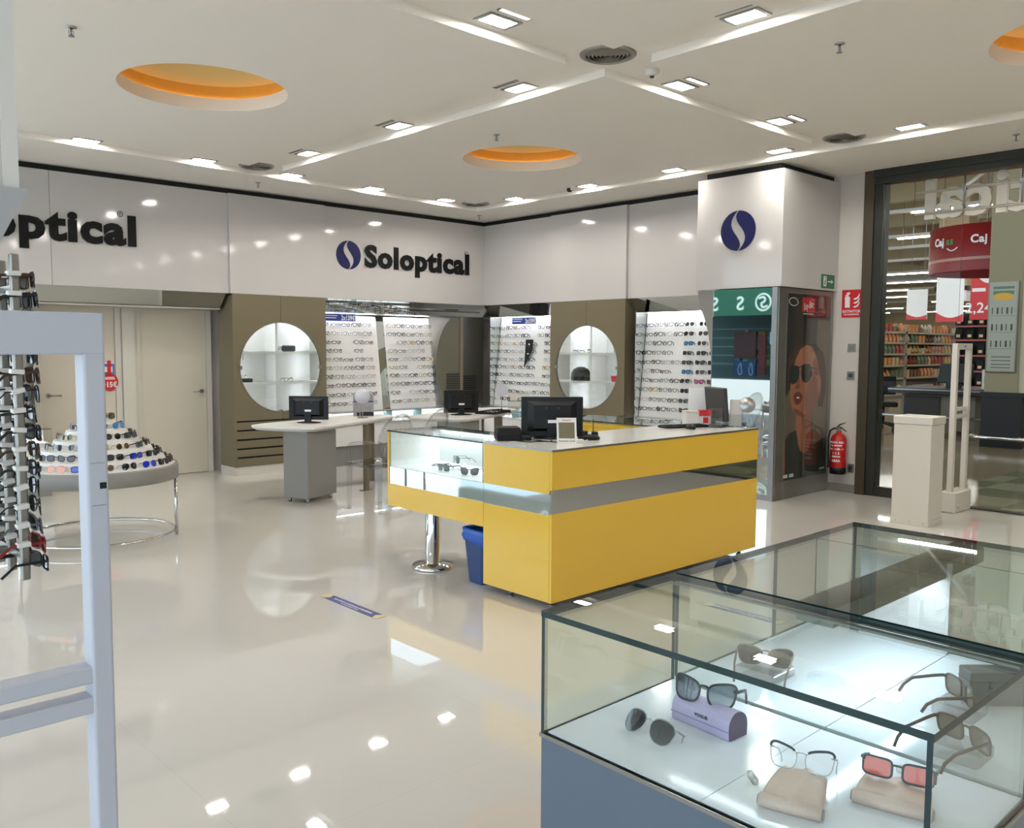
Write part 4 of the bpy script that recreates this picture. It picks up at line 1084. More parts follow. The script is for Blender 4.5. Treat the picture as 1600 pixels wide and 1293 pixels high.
b = MB(); b.poly([tuple(R @ Vector(p)) for p in ((-.012, .009, .12), (.012, .009, .12))]+[(.02, .085, 0), (-.02, .085, 0)]); b.build('back_strut', M_WHITE, t, world=False)
t = thing('payment_terminal_dock', 'black cordless phone base with antenna right of the counter monitor', 'phone base', (4.22, 3.80, ZT), -.7)
b = MB(); b.lathe([(.001, 0), (.07, 0), (.074, .012), (.06, .03), (.045, .034), (.001, .03)], n=28, cap0=False, cap1=False); b.v = [(x*1.0, y*.72, z) for x, y, z in b.v]; b.build('base', M_BLACK, t, world=False)
b = MB(); b.rbox(-.05, -.03, .02, -.012, .02, .058, .008); b.rbox(.02, -.02, .02, .058, .03, .052, .008); b.build('cradle', M_BLACK, t, world=False)
b = MB(); b.tube([(.03, .02, .03), (.03, .02, .13)], .0028, 6); b.build('antenna', M_BLACK, t, world=False)
def cable(pts, r, m, lab): 
    b = MB(); b.tube(pts, r, 6); b.build('cable', m, None, lab, 'cable')
def smooth(P, k=5):
    out = []
    P = [Vector(p) for p in P]
    for i in range(len(P)-1):
        p0, p1, p2, p3 = P[max(i-1, 0)], P[i], P[i+1], P[min(i+2, len(P)-1)]
        for j in range(k):
            u = j/k
            out.append(tuple(.5*((2*p1)+(p2-p0)*u+(2*p0-5*p1+4*p2-p3)*u*u+(3*p1-p0-3*p2+p3)*u**3)))
    out.append(tuple(P[-1])); return out
zc = ZT+.004
cable(smooth([(3.79, 4.05, zc), (3.80, 3.93, zc), (3.88, 3.90, zc), (3.93, 3.86, zc), (4.02, 3.95, zc)]), .0035, M_BLACK, 'black cable curling from the printer to the monitor foot')
cable(smooth([(3.86, 4.0, zc+.006), (3.87, 3.88, zc+.006), (3.92, 3.81, zc), (3.98, 3.80, zc), (4.05, 3.86, zc), (4.02, 3.92, zc+.01)]), .003, M_BLACK, 'black cable looped in front of the counter monitor')
cable(smooth([(4.04, 3.77, zc), (4.10, 3.74, zc), (4.16, 3.76, zc), (4.19, 3.79, zc)]), .003, M_WHITE, 'white cable between the white frame and the phone base')
t = thing('mouse_pad_phone', 'white phone charger block beside the white frame', 'charger', (4.03, 3.71, ZT), -.5)
MB().rbox(-.025, -.02, 0, .025, .02, .022, .006).build('body', M_WHITE, t, world=False)
# right end of the counter
t = thing('monitor', 'black monitor seen edge-on near the right end of the yellow counter', 'monitor', (5.77, 3.875, ZT), -2.03)
b = MB(); R = Matrix.Translation((0, 0, .165)) @ RX(.10)
b.rbox(-.15, -.02, -.13, .15, .02, .13, .012, M=R); b.build('housing', mat('charcoal_plastic', (52, 50, 46), .45), t, world=False)
MB().box(-.135, .0195, -.115, .135, .0215, .115, M=R).build('screen', mat('screen_off', (16, 18, 22), .1), t, world=False)
b = MB(); b.rbox(-.03, -.05, .006, .03, -.018, .12, .006); b.build('neck', M_BLACK, t, world=False)
b = MB(); b.rbox(-.10, -.08, 0, .10, .07, .012, .03); b.build('stand_foot', M_BLACK, t, world=False)
t = thing('keyboard', 'black keyboard lying on the right half of the counter top', 'keyboard', (5.44, 3.94, ZT), -.35)
MB().rbox(-.19, -.065, 0, .19, .065, .016, .012).build('body', M_BLACK, t, world=False)
b = MB()
for i in range(5):
    for j in range(14): b.box(-.178+j*.0255, -.052+i*.021, .016, -.178+j*.0255+.021, -.052+i*.021+.017, .0195)
b.build('keys', M_BLACKM, t, world=False)
t = thing('mouse', 'black computer mouse lying beside the keyboard on the counter', 'mouse', (5.36, 3.82, ZT), -.4)
b = MB(); b.lathe([(.001, 0), (.03, 0), (.033, .01), (.026, .026), (.012, .034), (.001, .035)], n=20, cap0=False, cap1=False); b.v = [(x, y*1.7, z) for x, y, z in b.v]; b.build('body', M_BLACK, t, world=False)
MB().cyl((0, -.03, .026), .006, .010, 8).build('wheel', M_GREY, t, world=False)
t = thing('card_box', 'small cream cardboard box behind the keyboard on the counter', 'box', (5.655, 4.01, ZT), -.6)
MB().box(-.07, -.05, 0, .07, .05, .10).build('body', M_WHITE, t, world=False, bevel=.002)
b = MB(); b.box(-.072, -.052, .10, .072, .052, .112); b.build('lid', M_FRAME, t, world=False)
t = thing('leaflet_box', 'small red and white box between the cream box and the edge-on monitor', 'box', (5.69, 3.925, ZT), -.7)
MB().box(-.04, -.03, 0, .04, .03, .075).build('body', M_WHITE, t, world=False)
MB().box(-.045, -.035, .075, .045, .035, .12).build('lid', M_RED, t, world=False)
b = MB(); b.box(-.02, -.0315, .02, .02, -.030, .065); b.build('print', M_RED, t, world=False)
t = thing('white_poster_stand', 'upright blank white card standing on the counter behind the boxes', 'card stand', (5.76, 4.04, ZT), -.6)
MB().box(-.078, -.003, .10, .078, .003, .285).build('card', M_WTXT, t, world=False)
b = MB(); b.box(-.03, -.03, 0, .03, .03, .006); b.box(-.006, -.006, .006, .006, .006, .11); b.build('stand', M_ACRYLIC2, t, world=False)
def leaflet(loc, rz, w, h, lab, card=True, tilt=-.25):
    t = thing('leaflet_holder', lab, 'leaflet holder', loc, rz)
    R = RX(tilt)
    b = MB(); b.box(-w/2, 0, .003, w/2, .003, h, M=R); b.box(-w/2, -.02, .003, w/2, -.017, h*.45, M=R); b.box(-w/2, -.04, 0, w/2, .06, .003); b.build('holder', M_ACRYLIC, t, world=False)
    if card:
        b = MB(); b.box(-w/2+.004, -.012, .006, w/2-.004, -.004, h*1.02, M=R); b.build('leaflet', mat('leaflet_paper', (196, 192, 184), .5), t, world=False)
leaflet((5.60, 3.765, ZT), -.9, .105, .15, 'clear leaflet holder leaning at the front edge of the counter beside the edge-on monitor', False)
leaflet((5.765, 3.70, ZT), -1.15, .10, .205, 'clear holder with a tall grey leaflet at the right end of the counter')
t = thing('table_mirror', 'small round tilting mirror in a clear stand at the right end of the counter', 'mirror', (5.775, 3.605, ZT), -.9)
b = MB(); b.lathe([(.001, 0), (.05, 0), (.05, .006), (.001, .008)], n=20, cap0=False, cap1=False); b.tube([(0, .0, .006), (0, 0, .12)], .006, 8); b.build('stand', M_ACRYLIC, t, world=False)
b = MB(); b.lathe([(.001, 0), (.058, 0), (.06, .004), (.058, .008), (.001, .008)], n=28, cap0=False, cap1=False, M=Matrix.Translation((0, .004, .17)) @ RX(PI/2-.2)); b.build('mirror_disc', M_STEEL, t, world=False)
cable(smooth([(5.70, 3.80, zc), (5.68, 3.73, zc), (5.64, 3.70, zc+.012), (5.66, 3.80, zc), (5.62, 3.86, zc)]), .0035, M_BLACK, 'black cable at the foot of the edge-on monitor')
# bin
t = thing('waste_bin', 'dark blue waste bin with a bright blue liner beside the yellow counter', 'bin', (3.80, 4.30, 0), -.06)
bw, bd = .135, .10
def rr(w, d, z, r=.025, n=4):
    L = []
    for cx, cy, a0 in ((w-r, d-r, 0), (-w+r, d-r, 90), (-w+r, -d+r, 180), (w-r, -d+r, 270)):
        for k in range(n+1):
            a = math.radians(a0+90*k/n); L.append((cx+r*math.cos(a), cy+r*math.sin(a), z))
    return L
MB().loft([rr(.115, .08, 0), rr(.118, .083, .02), rr(.14, .112, .35), rr(.134, .106, .35), rr(.112, .078, .03)], cap1=True).build('body', mat('bin_navy', (24, 58, 108), .4), t, world=False)
rb = random.Random(3)
Ls = []
for w, d, z, jj in ((.142, .114, .27, .006), (.147, .119, .29, .007), (.145, .117, .335, .003), (.147, .119, .365, .002), (.136, .108, .362, .001), (.13, .10, .30, .003)):
    Ls.append([(x*(1+rb.uniform(-1, 1)*jj/.13), y*(1+rb.uniform(-1, 1)*jj/.11), z+(rb.uniform(-.022, .022) if jj > .005 else 0)) for x, y, _ in rr(w, d, z)])
MB().loft(Ls, cap0=False, cap1=False, sm=True).build('liner', mat('bin_liner', (26, 88, 178), .3), t, world=False, label='bright blue bag folded over the rim')

# ================================================================== consultation kiosks
def kiosk(ox, oy, lab, group):
    t = thing('consultation_desk', lab, 'desk', (4.349+ox, 7.63+oy, 0), .3684, group)
    b = MB(); b.box(0, 0, .045, .462, .30, .695, [0, 0, 0, 0, 0, 1]); b.build('pedestal', [M_GREY, M_GREY], t, world=False, bevel=.003)
    b = MB(); b.box(.004, .004, .695, .458, .296, .715); b.build('top_band', M_ALU, t, world=False)
    for x, y in ((.05, .04), (.41, .04), (.41, .26), (.05, .26)):
        f = MB(); f.cyl((x, y, 0), .017, .046, 12); f.build('foot', M_STEEL, t, world=False)
    pts = smooth([(-.10, .60, 0), (-.12, .35, 0), (-.06, .08, 0), (.0, -.05, 0), (.12, -.085, 0), (.7, -.06, 0), (1.3, .0, 0), (1.62, .08, 0), (1.75, .25, 0), (1.70, .5, 0), (1.45, .62, 0), (.8, .62, 0), (.2, .68, 0), (-.04, .66, 0), (-.10, .60, 0)], 4)[:-1]
    out = [(p[0], p[1]) for p in pts]
    cx, cy = .75, .28
    lo = [(cx+(x-cx)*.97, cy+(y-cy)*.9) for x, y in out]
    b = MB(); b.loft([[(x, y, .715) for x, y in lo], [(x, y, .74) for x, y in out], [(x, y, .76) for x, y in out]]); b.build('desktop', M_WHITE, t, world=False)
    b = MB(); b.box(.935, -.04, .0, .985, -.015+.02, .715); b.box(.90, -.05, 0, 1.02, .03, .008); b.build('leg', M_OLIVE, t, world=False)
    b = MB(); b.box(1.52, .3, 0, 1.57, .35, .715); b.build('leg', M_OLIVE, t, world=False)
    return t
kiosk(0, 0, 'grey pedestal consultation desk with a white curved top before the left cabinet', 'consultation desks')
kiosk(1.88, -.08, 'grey pedestal consultation desk with a white curved top, half hidden behind the counter', 'consultation desks')
monitor((4.63, 8.08, .761), -.78, .405, .245, .155, 'black monitor seen from behind on the nearer consultation desk')
monitor((6.55, 7.92, .761), -.60, .405, .265, .155, 'black monitor seen from behind on the desk half hidden by the counter')
# table mirror and leaflet stand on first desk
t = thing('table_mirror', 'round pale table mirror on a thin stem on the nearer consultation desk', 'mirror', (5.42, 8.28, .761), -.55)
b = MB(); b.lathe([(.001, 0), (.06, 0), (.06, .006), (.001, .01)], n=20, cap0=False, cap1=False); b.tube([(0, 0, .006), (0, 0, .16)], .005, 8); b.build('stand', M_STEEL, t, world=False)
b = MB(); b.lathe([(.001, -.004), (.082, -.004), (.085, 0), (.082, .004), (.001, .004)], n=32, cap0=False, cap1=False, M=Matrix.Translation((0, -.004, .235)) @ RX(PI/2)); b.build('mirror_disc', mat('mirror_back', (200, 200, 208), .3, .2), t, world=False)
t = thing('leaflet_stand', 'grey printed showcard standing behind the round table mirror', 'showcard', (5.52, 8.44, .761), -.55)
R = RX(-.08)
MB().box(-.10, 0, .0, .13, .008, .26, M=R).build('card', mat('showcard_print', (150, 146, 148), .5, noise=.35, nscale=18), t, world=False)
b = MB(); b.box(-.10, -.001, .16, .13, .0, .175, M=R); b.build('print', M_BLUE, t, world=False); b = MB(); b.box(-.02, -.001, .005, .13, 0, .05, M=R); b.box(-.06, -.001, .005, -.03, 0, .045, M=R); b.build('dark_print', M_CHARCOAL, t, world=False)
# tray on the second desk
t = thing('glasses_tray', 'white tray with dark rim holding eyeglasses on the half hidden desk', 'tray', (7.0, 7.86, .761), .37)
MB().box(-.22, -.12, 0, .22, .12, .012).build('base', M_WHITE, t, world=False)
b = MB()
for a in ((-.225, -.125, 0, .225, -.118, .03), (-.225, .118, 0, .225, .125, .03), (-.225, -.125, 0, -.218, .125, .03), (.218, -.125, 0, .225, .125, .03)): b.box(*a)
b.build('rim', M_BLACK, t, world=False)
for i in range(5): sun_things('eyeglasses', '%s rimmed eyeglasses, %s from the left in the tray on the desk' % (('black', 'grey', 'black', 'brown', 'black')[i], ORD[i]), (6.84+i*.085, 7.80+i*.033, .774), RZ(-.2), 'round', ('black', 'grey', 'black', 'brown', 'black')[i], None, 'eyeglasses in the desk tray', 'eyeglasses', .06, True, scale=.6)
t = thing('desk_organizer', 'pale acrylic organiser of frames and cards on the half hidden desk', 'organiser', (7.30, 7.72, .761), -.6)
b = MB()
for z in (.0, .07, .14): b.box(-.13, -.06, z, .13, .06, z+.006)
b.box(-.13, .055, 0, .13, .06, .24); b.build('shelves', M_ACRYLIC, t, world=False)
b = MB(); b.box(-.11, .0, .147, -.02, .012, .24); b.box(.01, .01, .077, .11, .02, .13); b.build('cards', M_FRAME, t, world=False)
t = thing('table_mirror', 'octagonal pale table mirror on the half hidden desk in front of the corner board', 'mirror', (7.22, 7.95, .761), -.6)
b = MB(); b.lathe([(.001, 0), (.06, 0), (.06, .006), (.001, .01)], n=16, cap0=False, cap1=False); b.tube([(0, 0, .006), (0, 0, .2)], .005, 8); b.build('stand', M_STEEL, t, world=False)
b = MB(); b.lathe([(.001, -.004), (.085, -.004), (.085, .004), (.001, .004)], n=8, cap0=False, cap1=False, sm=False, M=Matrix.Translation((0, -.004, .27)) @ RX(PI/2)); b.build('mirror_disc', mat('mirror_back', (200, 200, 208), .3, .2), t, world=False)

# clear acrylic chairs
def ghost_chair(x, y, rz, lab):
    t = thing('acrylic_chair', lab, 'chair', (x, y, 0), rz, 'clear acrylic chairs')
    # local: seat centre at origin, the back is at -y
    for sx in (-1, 1):
        f = MB(); f.loft([rr4(sx*.20, .19, .0, .013), rr4(sx*.195, .185, .42, .021)]); f.build('leg', M_ACRYLIC, t, world=False)
        f = MB(); f.loft([rr4(sx*.20, -.245, .0, .013), rr4(sx*.185, -.19, .42, .021)]); f.build('leg', M_ACRYLIC, t, world=False)
    s_ = MB(); s_.rbox(-.225, -.215, .42, .225, .22, .455, .05); s_.build('seat', M_ACRYLIC, t, world=False)
    b = MB(); L = []
    for k, sc in ((0, 1.0), (1, 1.0)):
        L.append([(.205*math.cos(2*PI*i/32)*sc, -.225-.10*((.26*math.sin(2*PI*i/32)+.20)/.46)+.03*(math.cos(2*PI*i/32)**2)+.012*k, .69+.235*math.sin(2*PI*i/32)) for i in range(32)])
    b.loft(L); b.tube(L[0], .010, 8, closed=True)
    b.box(-.10, -.222, .44, .10, -.205, .50); b.build('backrest', M_ACRYLIC, t, world=False)
    for sx in (-1, 1):
        a = MB(); a.tube(smooth([(sx*.20, -.27, .66), (sx*.25, -.15, .665), (sx*.262, .03, .65), (sx*.255, .12, .62), (sx*.235, .15, .54), (sx*.21, .15, .45)], 4), .014, 8); a.build('armrest', M_ACRYLIC, t, world=False)
def rr4(cx, cy, z, r): return [(cx-r, cy-r, z), (cx+r, cy-r, z), (cx+r, cy+r, z), (cx-r, cy+r, z)]
ghost_chair(4.74, 6.98, .15, 'clear acrylic armchair left of the counter display case, facing the nearer desk')
ghost_chair(5.42, 7.28, .3, 'clear acrylic armchair behind the counter display case, only its back rim showing')
# ================================================================== glass showcase in the foreground
CX0, CX1, CXM, CX2, CY0, CY1, ZB, ZG = 1.39, 1.885, 1.90, 2.925, .52, 1.39, .665, .95
t = thing('glass_showcase', 'glass showcase in the foreground with grey base tinted daylight-blue and dark glass edges', 'display case', (1.64, .95, 0))
m = MB(); m.box(CX0, CY0, .08, CX1, CY1, ZB-.012); m.build('base', M_GREYDAYTINT, t, bevel=.002)
m = MB(); m.box(CX0+.04, CY0+.04, 0, CX1, CY1-.04, .08); m.build('plinth', M_BLACKM, t)
m = MB(); m.box(CX0-.003, CY0-.003, ZB-.012, CX1+.003, CY1+.003, ZB-.003); m.build('base_rim', M_ALU, t, label='aluminium rim')
m = MB(); m.box(CX0+.012, .958, ZB-.004, CX1-.006, CY1-.012, ZB); m.box(CX0+.012, CY0+.012, ZB-.004, CX1-.006, .956, ZB); m.build('floor_panel', mat('white_case_floor', (232, 233, 240), .10), t, label='two white gloss floor panels')
def slab(name, a, parent, mats): 
    g = MB(); pane(g, *a); return g.build(name, mats, parent)
GE = [M_GLASSC, M_EDGE]
slab('front_glass', (CX0, CY0+.010, ZB-.003, CX0+.010, CY1-.010, ZG-.014), t, GE)
slab('left_glass', (CX0, CY1-.010, ZB-.003, CX1, CY1, ZG-.014), t, GE)
slab('right_glass', (CX0, CY0, ZB-.003, CX1, CY0+.010, ZG-.014), t, GE)
slab('back_glass', (CX1-.007, CY0+.010, ZB-.003, CX1, CY1-.010, ZG-.014), t, GE)
slab('top_glass', (CX0-.001, CY0-.001, ZG-.014, CX1+.001, CY1+.001, ZG), t, GE)
m = MB(); m.box(CX1-.03, CY0+.02, ZG-.020, CX1-.012, CY1-.02, ZG-.0145)
for i in range(52): m.box(CX1-.026, CY0+.03+i*.0158, ZG-.0203, CX1-.016, CY0+.03+i*.0158+.009, ZG-.0199, [1, 0, 0, 0, 0, 0])
m.build('led_strip', [M_ALU, M_LED], t)
t = thing('glass_showcase', 'second glass showcase joined behind the foreground one, with a dark rail under its top', 'display case', (2.4, .95, 0))
m = MB(); m.box(CXM, CY0, .08, 2.645, CY1-.005, ZB-.012); m.build('base', M_GREYDAYTINT, t)
m = MB(); m.box(CXM, CY0+.04, 0, 2.60, CY1-.04, .08); m.build('plinth', M_BLACKM, t)
m = MB(); m.box(CXM, CY0+.012, ZB-.012, 2.64, .953, ZB); m.box(CXM, .956, ZB-.012, 2.64, CY1-.01, ZB); m.build('floor_panel', mat('white_case_floor', (232, 233, 240), .10), t)
slab('left_glass', (CXM, CY1-.010, ZB, 2.398, CY1, ZG-.014), t, GE)
slab('left_glass', (2.402, CY1-.010, ZB, CX2, CY1, ZG-.014), t, GE)
slab('right_glass', (CXM, CY0, ZB, CX2, CY0+.010, ZG-.014), t, GE)
slab('back_glass', (2.640, CY0+.010, ZB, 2.647, CY1-.010, ZG-.014), t, GE)
slab('back_glass', (CX2-.008, CY0+.010, .02, CX2, CY1-.010, ZG-.014), t, GE)
slab('top_glass', (CXM, CY0-.001, ZG-.014, CX2, CY1+.001, ZG), t, GE)
m = MB(); m.box(1.94, .965, ZG-.06, 2.915, 1.06, ZG-.0145, [1, 0, 1, 1, 1, 1]); m.build('rail', [mat('dark_bronze_rail', (46, 42, 30), .3, .4), M_ALU], t, label='dark rail under the glass top')
m = MB(); m.box(2.622, .955, ZB, 2.638, 1.22, ZG-.02); m.build('back_panel', M_WHITE, t, label='white back panel')
m = MB(); m.box(1.96, 1.0, ZG-.062, 2.60, 1.02, ZG-.056); m.build('led_strip', M_LED, t)
for y in (CY0+.06, CY1-.06):
    f = MB(); f.box(CX2-.05, y-.015, 0, CX2-.02, y+.015, ZB); f.build('leg', M_STEEL, t)

# glasses and cases inside
def grad_lens(name, top, bot, z0, z1, lo=.6):
    if name in MATS: return MATS[name]
    m = mat(name, top, .05, spec=.6, coat=.3)
    nt = m.node_tree; b = nt.nodes['Principled BSDF']
    tc = nt.nodes.new('ShaderNodeTexCoord'); sp = nt.nodes.new('ShaderNodeSeparateXYZ'); mr = nt.nodes.new('ShaderNodeMapRange'); cm = nt.nodes.new('ShaderNodeMix'); cm.data_type = 'RGBA'
    mr.inputs[1].default_value = z0; mr.inputs[2].default_value = z1
    cm.inputs[6].default_value = rgb(*bot); cm.inputs[7].default_value = rgb(*top)
    nt.links.new(tc.outputs['Object'], sp.inputs[0]); nt.links.new(sp.outputs[2], mr.inputs[0]); nt.links.new(mr.outputs[0], cm.inputs[0]); nt.links.new(cm.outputs[2], b.inputs['Base Color'])
    ad = nt.nodes.new('ShaderNodeMapRange'); ad.inputs[1].default_value = z0; ad.inputs[2].default_value = z1; ad.inputs[3].default_value = lo; ad.inputs[4].default_value = .99
    nt.links.new(sp.outputs[2], ad.inputs[0]); nt.links.new(ad.outputs[0], b.inputs['Alpha'])
    return m
L_GRADB = grad_lens('gradient_blue_lens', (14, 24, 42), (84, 92, 104), .004, .050, .72)
L_GRADK = grad_lens('gradient_black_lens', (12, 13, 15), (40, 43, 48), .0, .046, .92)
L_TAUPE = mat('lens_taupe', (92, 84, 78), .08, spec=.6); L_CORAL = mat('lens_coral', (212, 96, 78), .08, spec=.6, coat=.3); L_BRN = mat('lens_bronze', (104, 92, 76), .07, .35, coat=.3)
FR['taupe'] = mat('frame_taupe', (110, 92, 86), .3); FR['petrol'] = mat('frame_petrol', (36, 62, 72), .3)
# lilac hard case with cat-eye sunglasses on top
cr = -1.64
t = thing('glasses_case', 'lilac hard glasses case in the showcase under the cat-eye sunglasses', 'case', (1.70, 1.145, ZB+.0006), cr)
prof = [(-.032, 0), (.032, 0), (.033, .02)]+[(.033*math.cos(math.radians(a)), .028+.034*math.sin(math.radians(a))) for a in range(0, 181, 15)]+[(-.033, .02)]
b = MB(); b.prism([(y, z) for y, z in prof], .168, 'x', -.084, sm=False); b.build('body', mat('lilac_leather', (186, 172, 204), .45), t, world=False, bevel=.003)
b = MB(); b.box(-.0845, -.0342, .019, .0845, -.0325, .0215); b.build('lid_seam', mat('lilac_seam', (150, 134, 178), .5), t, world=False)
b = MB(); b.prism([(y*.97, .001+z*.97) for y, z in prof], .003, 'x', .0835); b.build('end_trim', mat('plum_trim', (84, 60, 84), .5), t, world=False)
b = MB(); add_text(b, 'VOGUE', .011, face_to((.005, -.0338, .026), '-y') @ Matrix.Translation((0, .004, 0)), 0, .0003, .0002); b.build('logo_print', M_INK, t, world=False)
o = sun_things('sunglasses', 'black cat-eye sunglasses with blue gradient lenses on the lilac case', (1.682, 1.150, ZB+.0565), RZ(-1.36) @ RX(-.25), 'cat', 'black', L_GRADB, None, temples=.10, fine=True, scale=1.16)
def security_tag(loc, rz, lab):
    t = thing('security_tag', lab, 'tag', loc, rz)
    MB().rbox(-.02, -.006, 0, .02, .006, .013, .003).build('clip', M_ACRYLIC, t, world=False)
    MB().box(-.013, -.0065, .002, .013, -.006, .011).build('barcode_label', M_WTXT, t, world=False)
# aviators lying face up at the left
sun_things('sunglasses', 'silver-rimmed sunglasses with dark gradient lenses lying at the left in the showcase', (1.53, 1.205, ZB+.006), RZ(-1.67) @ RX(-.62), 'aviator', 'silver', L_GRADK, None, temples=.045, fine=True, scale=1.10)
# beige soft pouches with glasses
def pouch(loc, rz, w, d, lab):
    t = thing('glasses_pouch', lab, 'pouch', loc, rz, 'beige soft leather pouches')
    L = []
    N = 12
    prof = [(-d/2, .0, .0), (-d/2-.004, .012, .004), (-d/2+.004, .024, 0), (-d/2+.03, .027, 0), (-.01, .032, -.002), (d*.25, .034, -.006), (d/2-.01, .03, -.012), (d/2+.002, .016, -.014), (d/2, .002, -.014)]
    b = MB()
    loops = []
    for i in range(N+1):
        u = -1+2*i/N
        wob = .0035*math.sin(5.1*u+1)+.002*math.sin(11*u)
        loops.append([(u*(w/2+dw)*(1 if y < .03 else .97), y-.004*(1-u*u), max(.0005, z*(1-.25*abs(u)**4)+wob*(1 if z > .02 else 0))) for y, z, dw in prof])
    b.loft(loops, sm=True); b.build('body', mat('beige_leather', (212, 184, 170), .55, bump=.25, nscale=60), t, world=False)
    b = MB(); b.tube([(-w/2-.004, -d/2+.006, .012), (w/2+.004, -d/2+.006, .012)], .0135, 10); b.build('rolled_edge', mat('beige_leather', (212, 184, 170), .55), t, world=False, label='rolled front edge')
    for s in (-1, 1):
        b = MB(); b.cyl((0, 0, 0), .010, .003, 10, M=Matrix.Translation((s*(w/2+.004), -d/2+.006, .012)) @ RY(PI/2*s)); b.build('end_cap', mat('pouch_grey', (150, 146, 146), .5), t, world=False)
pouch((1.556, .834, ZB+.0006), -1.28, .110, .15, 'beige soft pouch under the clear browline eyeglasses in the showcase')
pouch((1.685, .697, ZB+.0006), -1.32, .135, .105, 'beige soft pouch under the coral-lensed glasses in the showcase')
br = sun_things('eyeglasses', 'clear eyeglasses with dark brow bars resting on the beige pouch', (1.592, .852, ZB+.034), RZ(-1.26) @ RX(-.42), 'browline', 'silver', M_DEMO, None, 'eyeglasses', .10, fine=True, scale=.98)
for s in (-1, 1):
    o_ = lens_outline('cat', .054*.98, .046*.98, 28); cxx = (.054+.017)*.98/2
    P = sorted((s*(cxx+x), -.002+.010*(((cxx+x)/.07)**2), z+.0225) for x, z in o_ if z > .012)
    b = MB(); b.tube(P, .0026, 8); b.build('brow_bar', mat('brow_dark', (28, 32, 40), .25), br, world=False, label='dark brow bar')
sun_things('sunglasses', 'rectangular glasses with coral lenses and petrol rims on the beige pouch', (1.692, .700, ZB+.037), RZ(-1.32) @ RX(-.25), 'rect', 'petrol', L_CORAL, None, temples=.085, fine=True, scale=1.06)
security_tag((1.74, .70, ZB+.037), -.9, 'grey security tag with barcode behind the coral-lensed glasses')
security_tag((1.545, .93, ZB+.001), .9, 'clear security tag lying beside the browline eyeglasses')
# second case
sun_things('sunglasses', 'taupe cat-eye sunglasses at the left in the second showcase, facing away', (2.085, 1.225, ZB+.03), RZ(-1.15+PI) @ RX(-.1), 'cat', 'taupe', L_TAUPE, None, temples=.13, fine=True, scale=1.1)
MB().rbox(2.02, 1.165, ZB+.0006, 2.14, 1.285, ZB+.029, .01).build('display_block', M_ACRYLIC, None, 'clear acrylic block under the taupe sunglasses', 'display block')
sun_things('sunglasses', 'bronze-lensed sunglasses seen side-on, the farther pair at the right of the second showcase', (2.22, .765, ZB+.031), RZ(.8) @ RX(-.05), 'square', 'brown', L_BRN, None, temples=.12, fine=True, scale=1.1)
MB().rbox(2.16, .72, ZB+.0006, 2.26, .82, ZB+.03, .01).build('display_block', M_ACRYLIC, None, 'clear acrylic block under the farther side-on sunglasses', 'display block')
sun_things('sunglasses', 'brown sunglasses seen side-on, the nearer pair at the right of the second showcase', (1.985, .672, ZB+.031), RZ(1.15) @ RX(-.15), 'square', 'brown', L_BRN, None, temples=.13, fine=True, scale=1.12)
MB().rbox(1.93, .63, ZB+.0006, 2.03, .73, ZB+.03, .01).build('display_block', M_ACRYLIC, None, 'clear acrylic block under the nearer side-on sunglasses', 'display block')
t = thing('glasses_case', 'dark grey box standing at the right back of the second showcase', 'case', (2.36, .735, ZB+.0006), -.75)
MB().rbox(-.085, -.03, 0, .085, .03, .085, .004).build('body', mat('case_dark_grey', (74, 74, 76), .5), t, world=False)
MB().box(-.086, -.031, .06, .086, .031, .0615).build('lid_seam', M_BLACK, t, world=False)
# ================================================================== round tiered sunglasses table
TC = (2.30, 7.32)
t = thing('tiered_display_table', 'round grey display table with white stepped cone on chrome legs, behind the left pedestal frame', 'display table', (TC[0], TC[1], 0))
MB().lathe([(.001, .485), (.59, .485), (.60, .49), (.60, .598), (.594, .604), (.56, .604)], n=64, cap0=False, cap1=False).build('drum', M_GREY, t, world=False)
TR = [(.575, .604), (.49, .672), (.40, .742), (.31, .812), (.22, .885), (.135, .955), (.05, 1.03)]
pr_ = [(.60, .600)]
for (r0, z0), (r1, z1) in zip(TR[:-1], TR[1:]):
    pr_ += [(r0, z0), (r1+.022, z0+.016), (r1, z1)]
pr_ += [(.05, 1.03), (.02, 1.05), (.001, 1.055)]
MB().lathe(pr_, n=64, cap0=False, cap1=False, sm=False).build('stepped_cone', M_WHITE, t, world=False, label='white stepped cone')
for k in range(4):
    a = math.radians(-22+90*k)
    MB().tube([(.575*math.cos(a), .575*math.sin(a), 0), (.575*math.cos(a), .575*math.sin(a), .487)], .013, 10).build('leg', M_CHROME, t, world=False)
MB().tube([(.562*math.cos(i*PI/40), .562*math.sin(i*PI/40), .055) for i in range(80)], .011, 8, closed=True).build('ring_rail', M_CHROME, t, world=False)
rt = random.Random(21)
PAL = [('black', 'black', 'square'), ('black', 'black', 'round'), ('brown', 'brown', 'cat'), ('silver', 'grey', 'aviator'), ('black', 'grey', 'wrap'), ('gold', 'brown', 'aviator'), ('black', 'black', 'wrap'), ('gold', 'green', 'round'), ('brown', 'black', 'cat'), ('black', 'green', 'square'), ('navy', 'blue', 'wrap'), ('grey', 'grey', 'cat')]
FRONT = {0: {3: ('gold', 'brown', 'round'), 4: ('black', 'black', 'aviator'), 5: ('navy', 'blue', 'aviator'), 1: ('gold', 'pink', 'aviator'), 0: ('silver', 'grey', 'aviator')},
         1: {2: ('black', 'teal', 'wrap'), 3: ('black', 'black', 'square'), 4: ('black', 'blue', 'wrap'), 1: ('brown', 'black', 'cat')},
         2: {2: ('gold', 'yellow', 'square'), 3: ('gold', 'brown', 'round')}, 3: {1: ('silver', 'grey', 'cat'), 2: ('black', 'black', 'round')}, 4: {1: ('black', 'black', 'aviator'), 2: ('silver', 'sky', 'aviator')}}
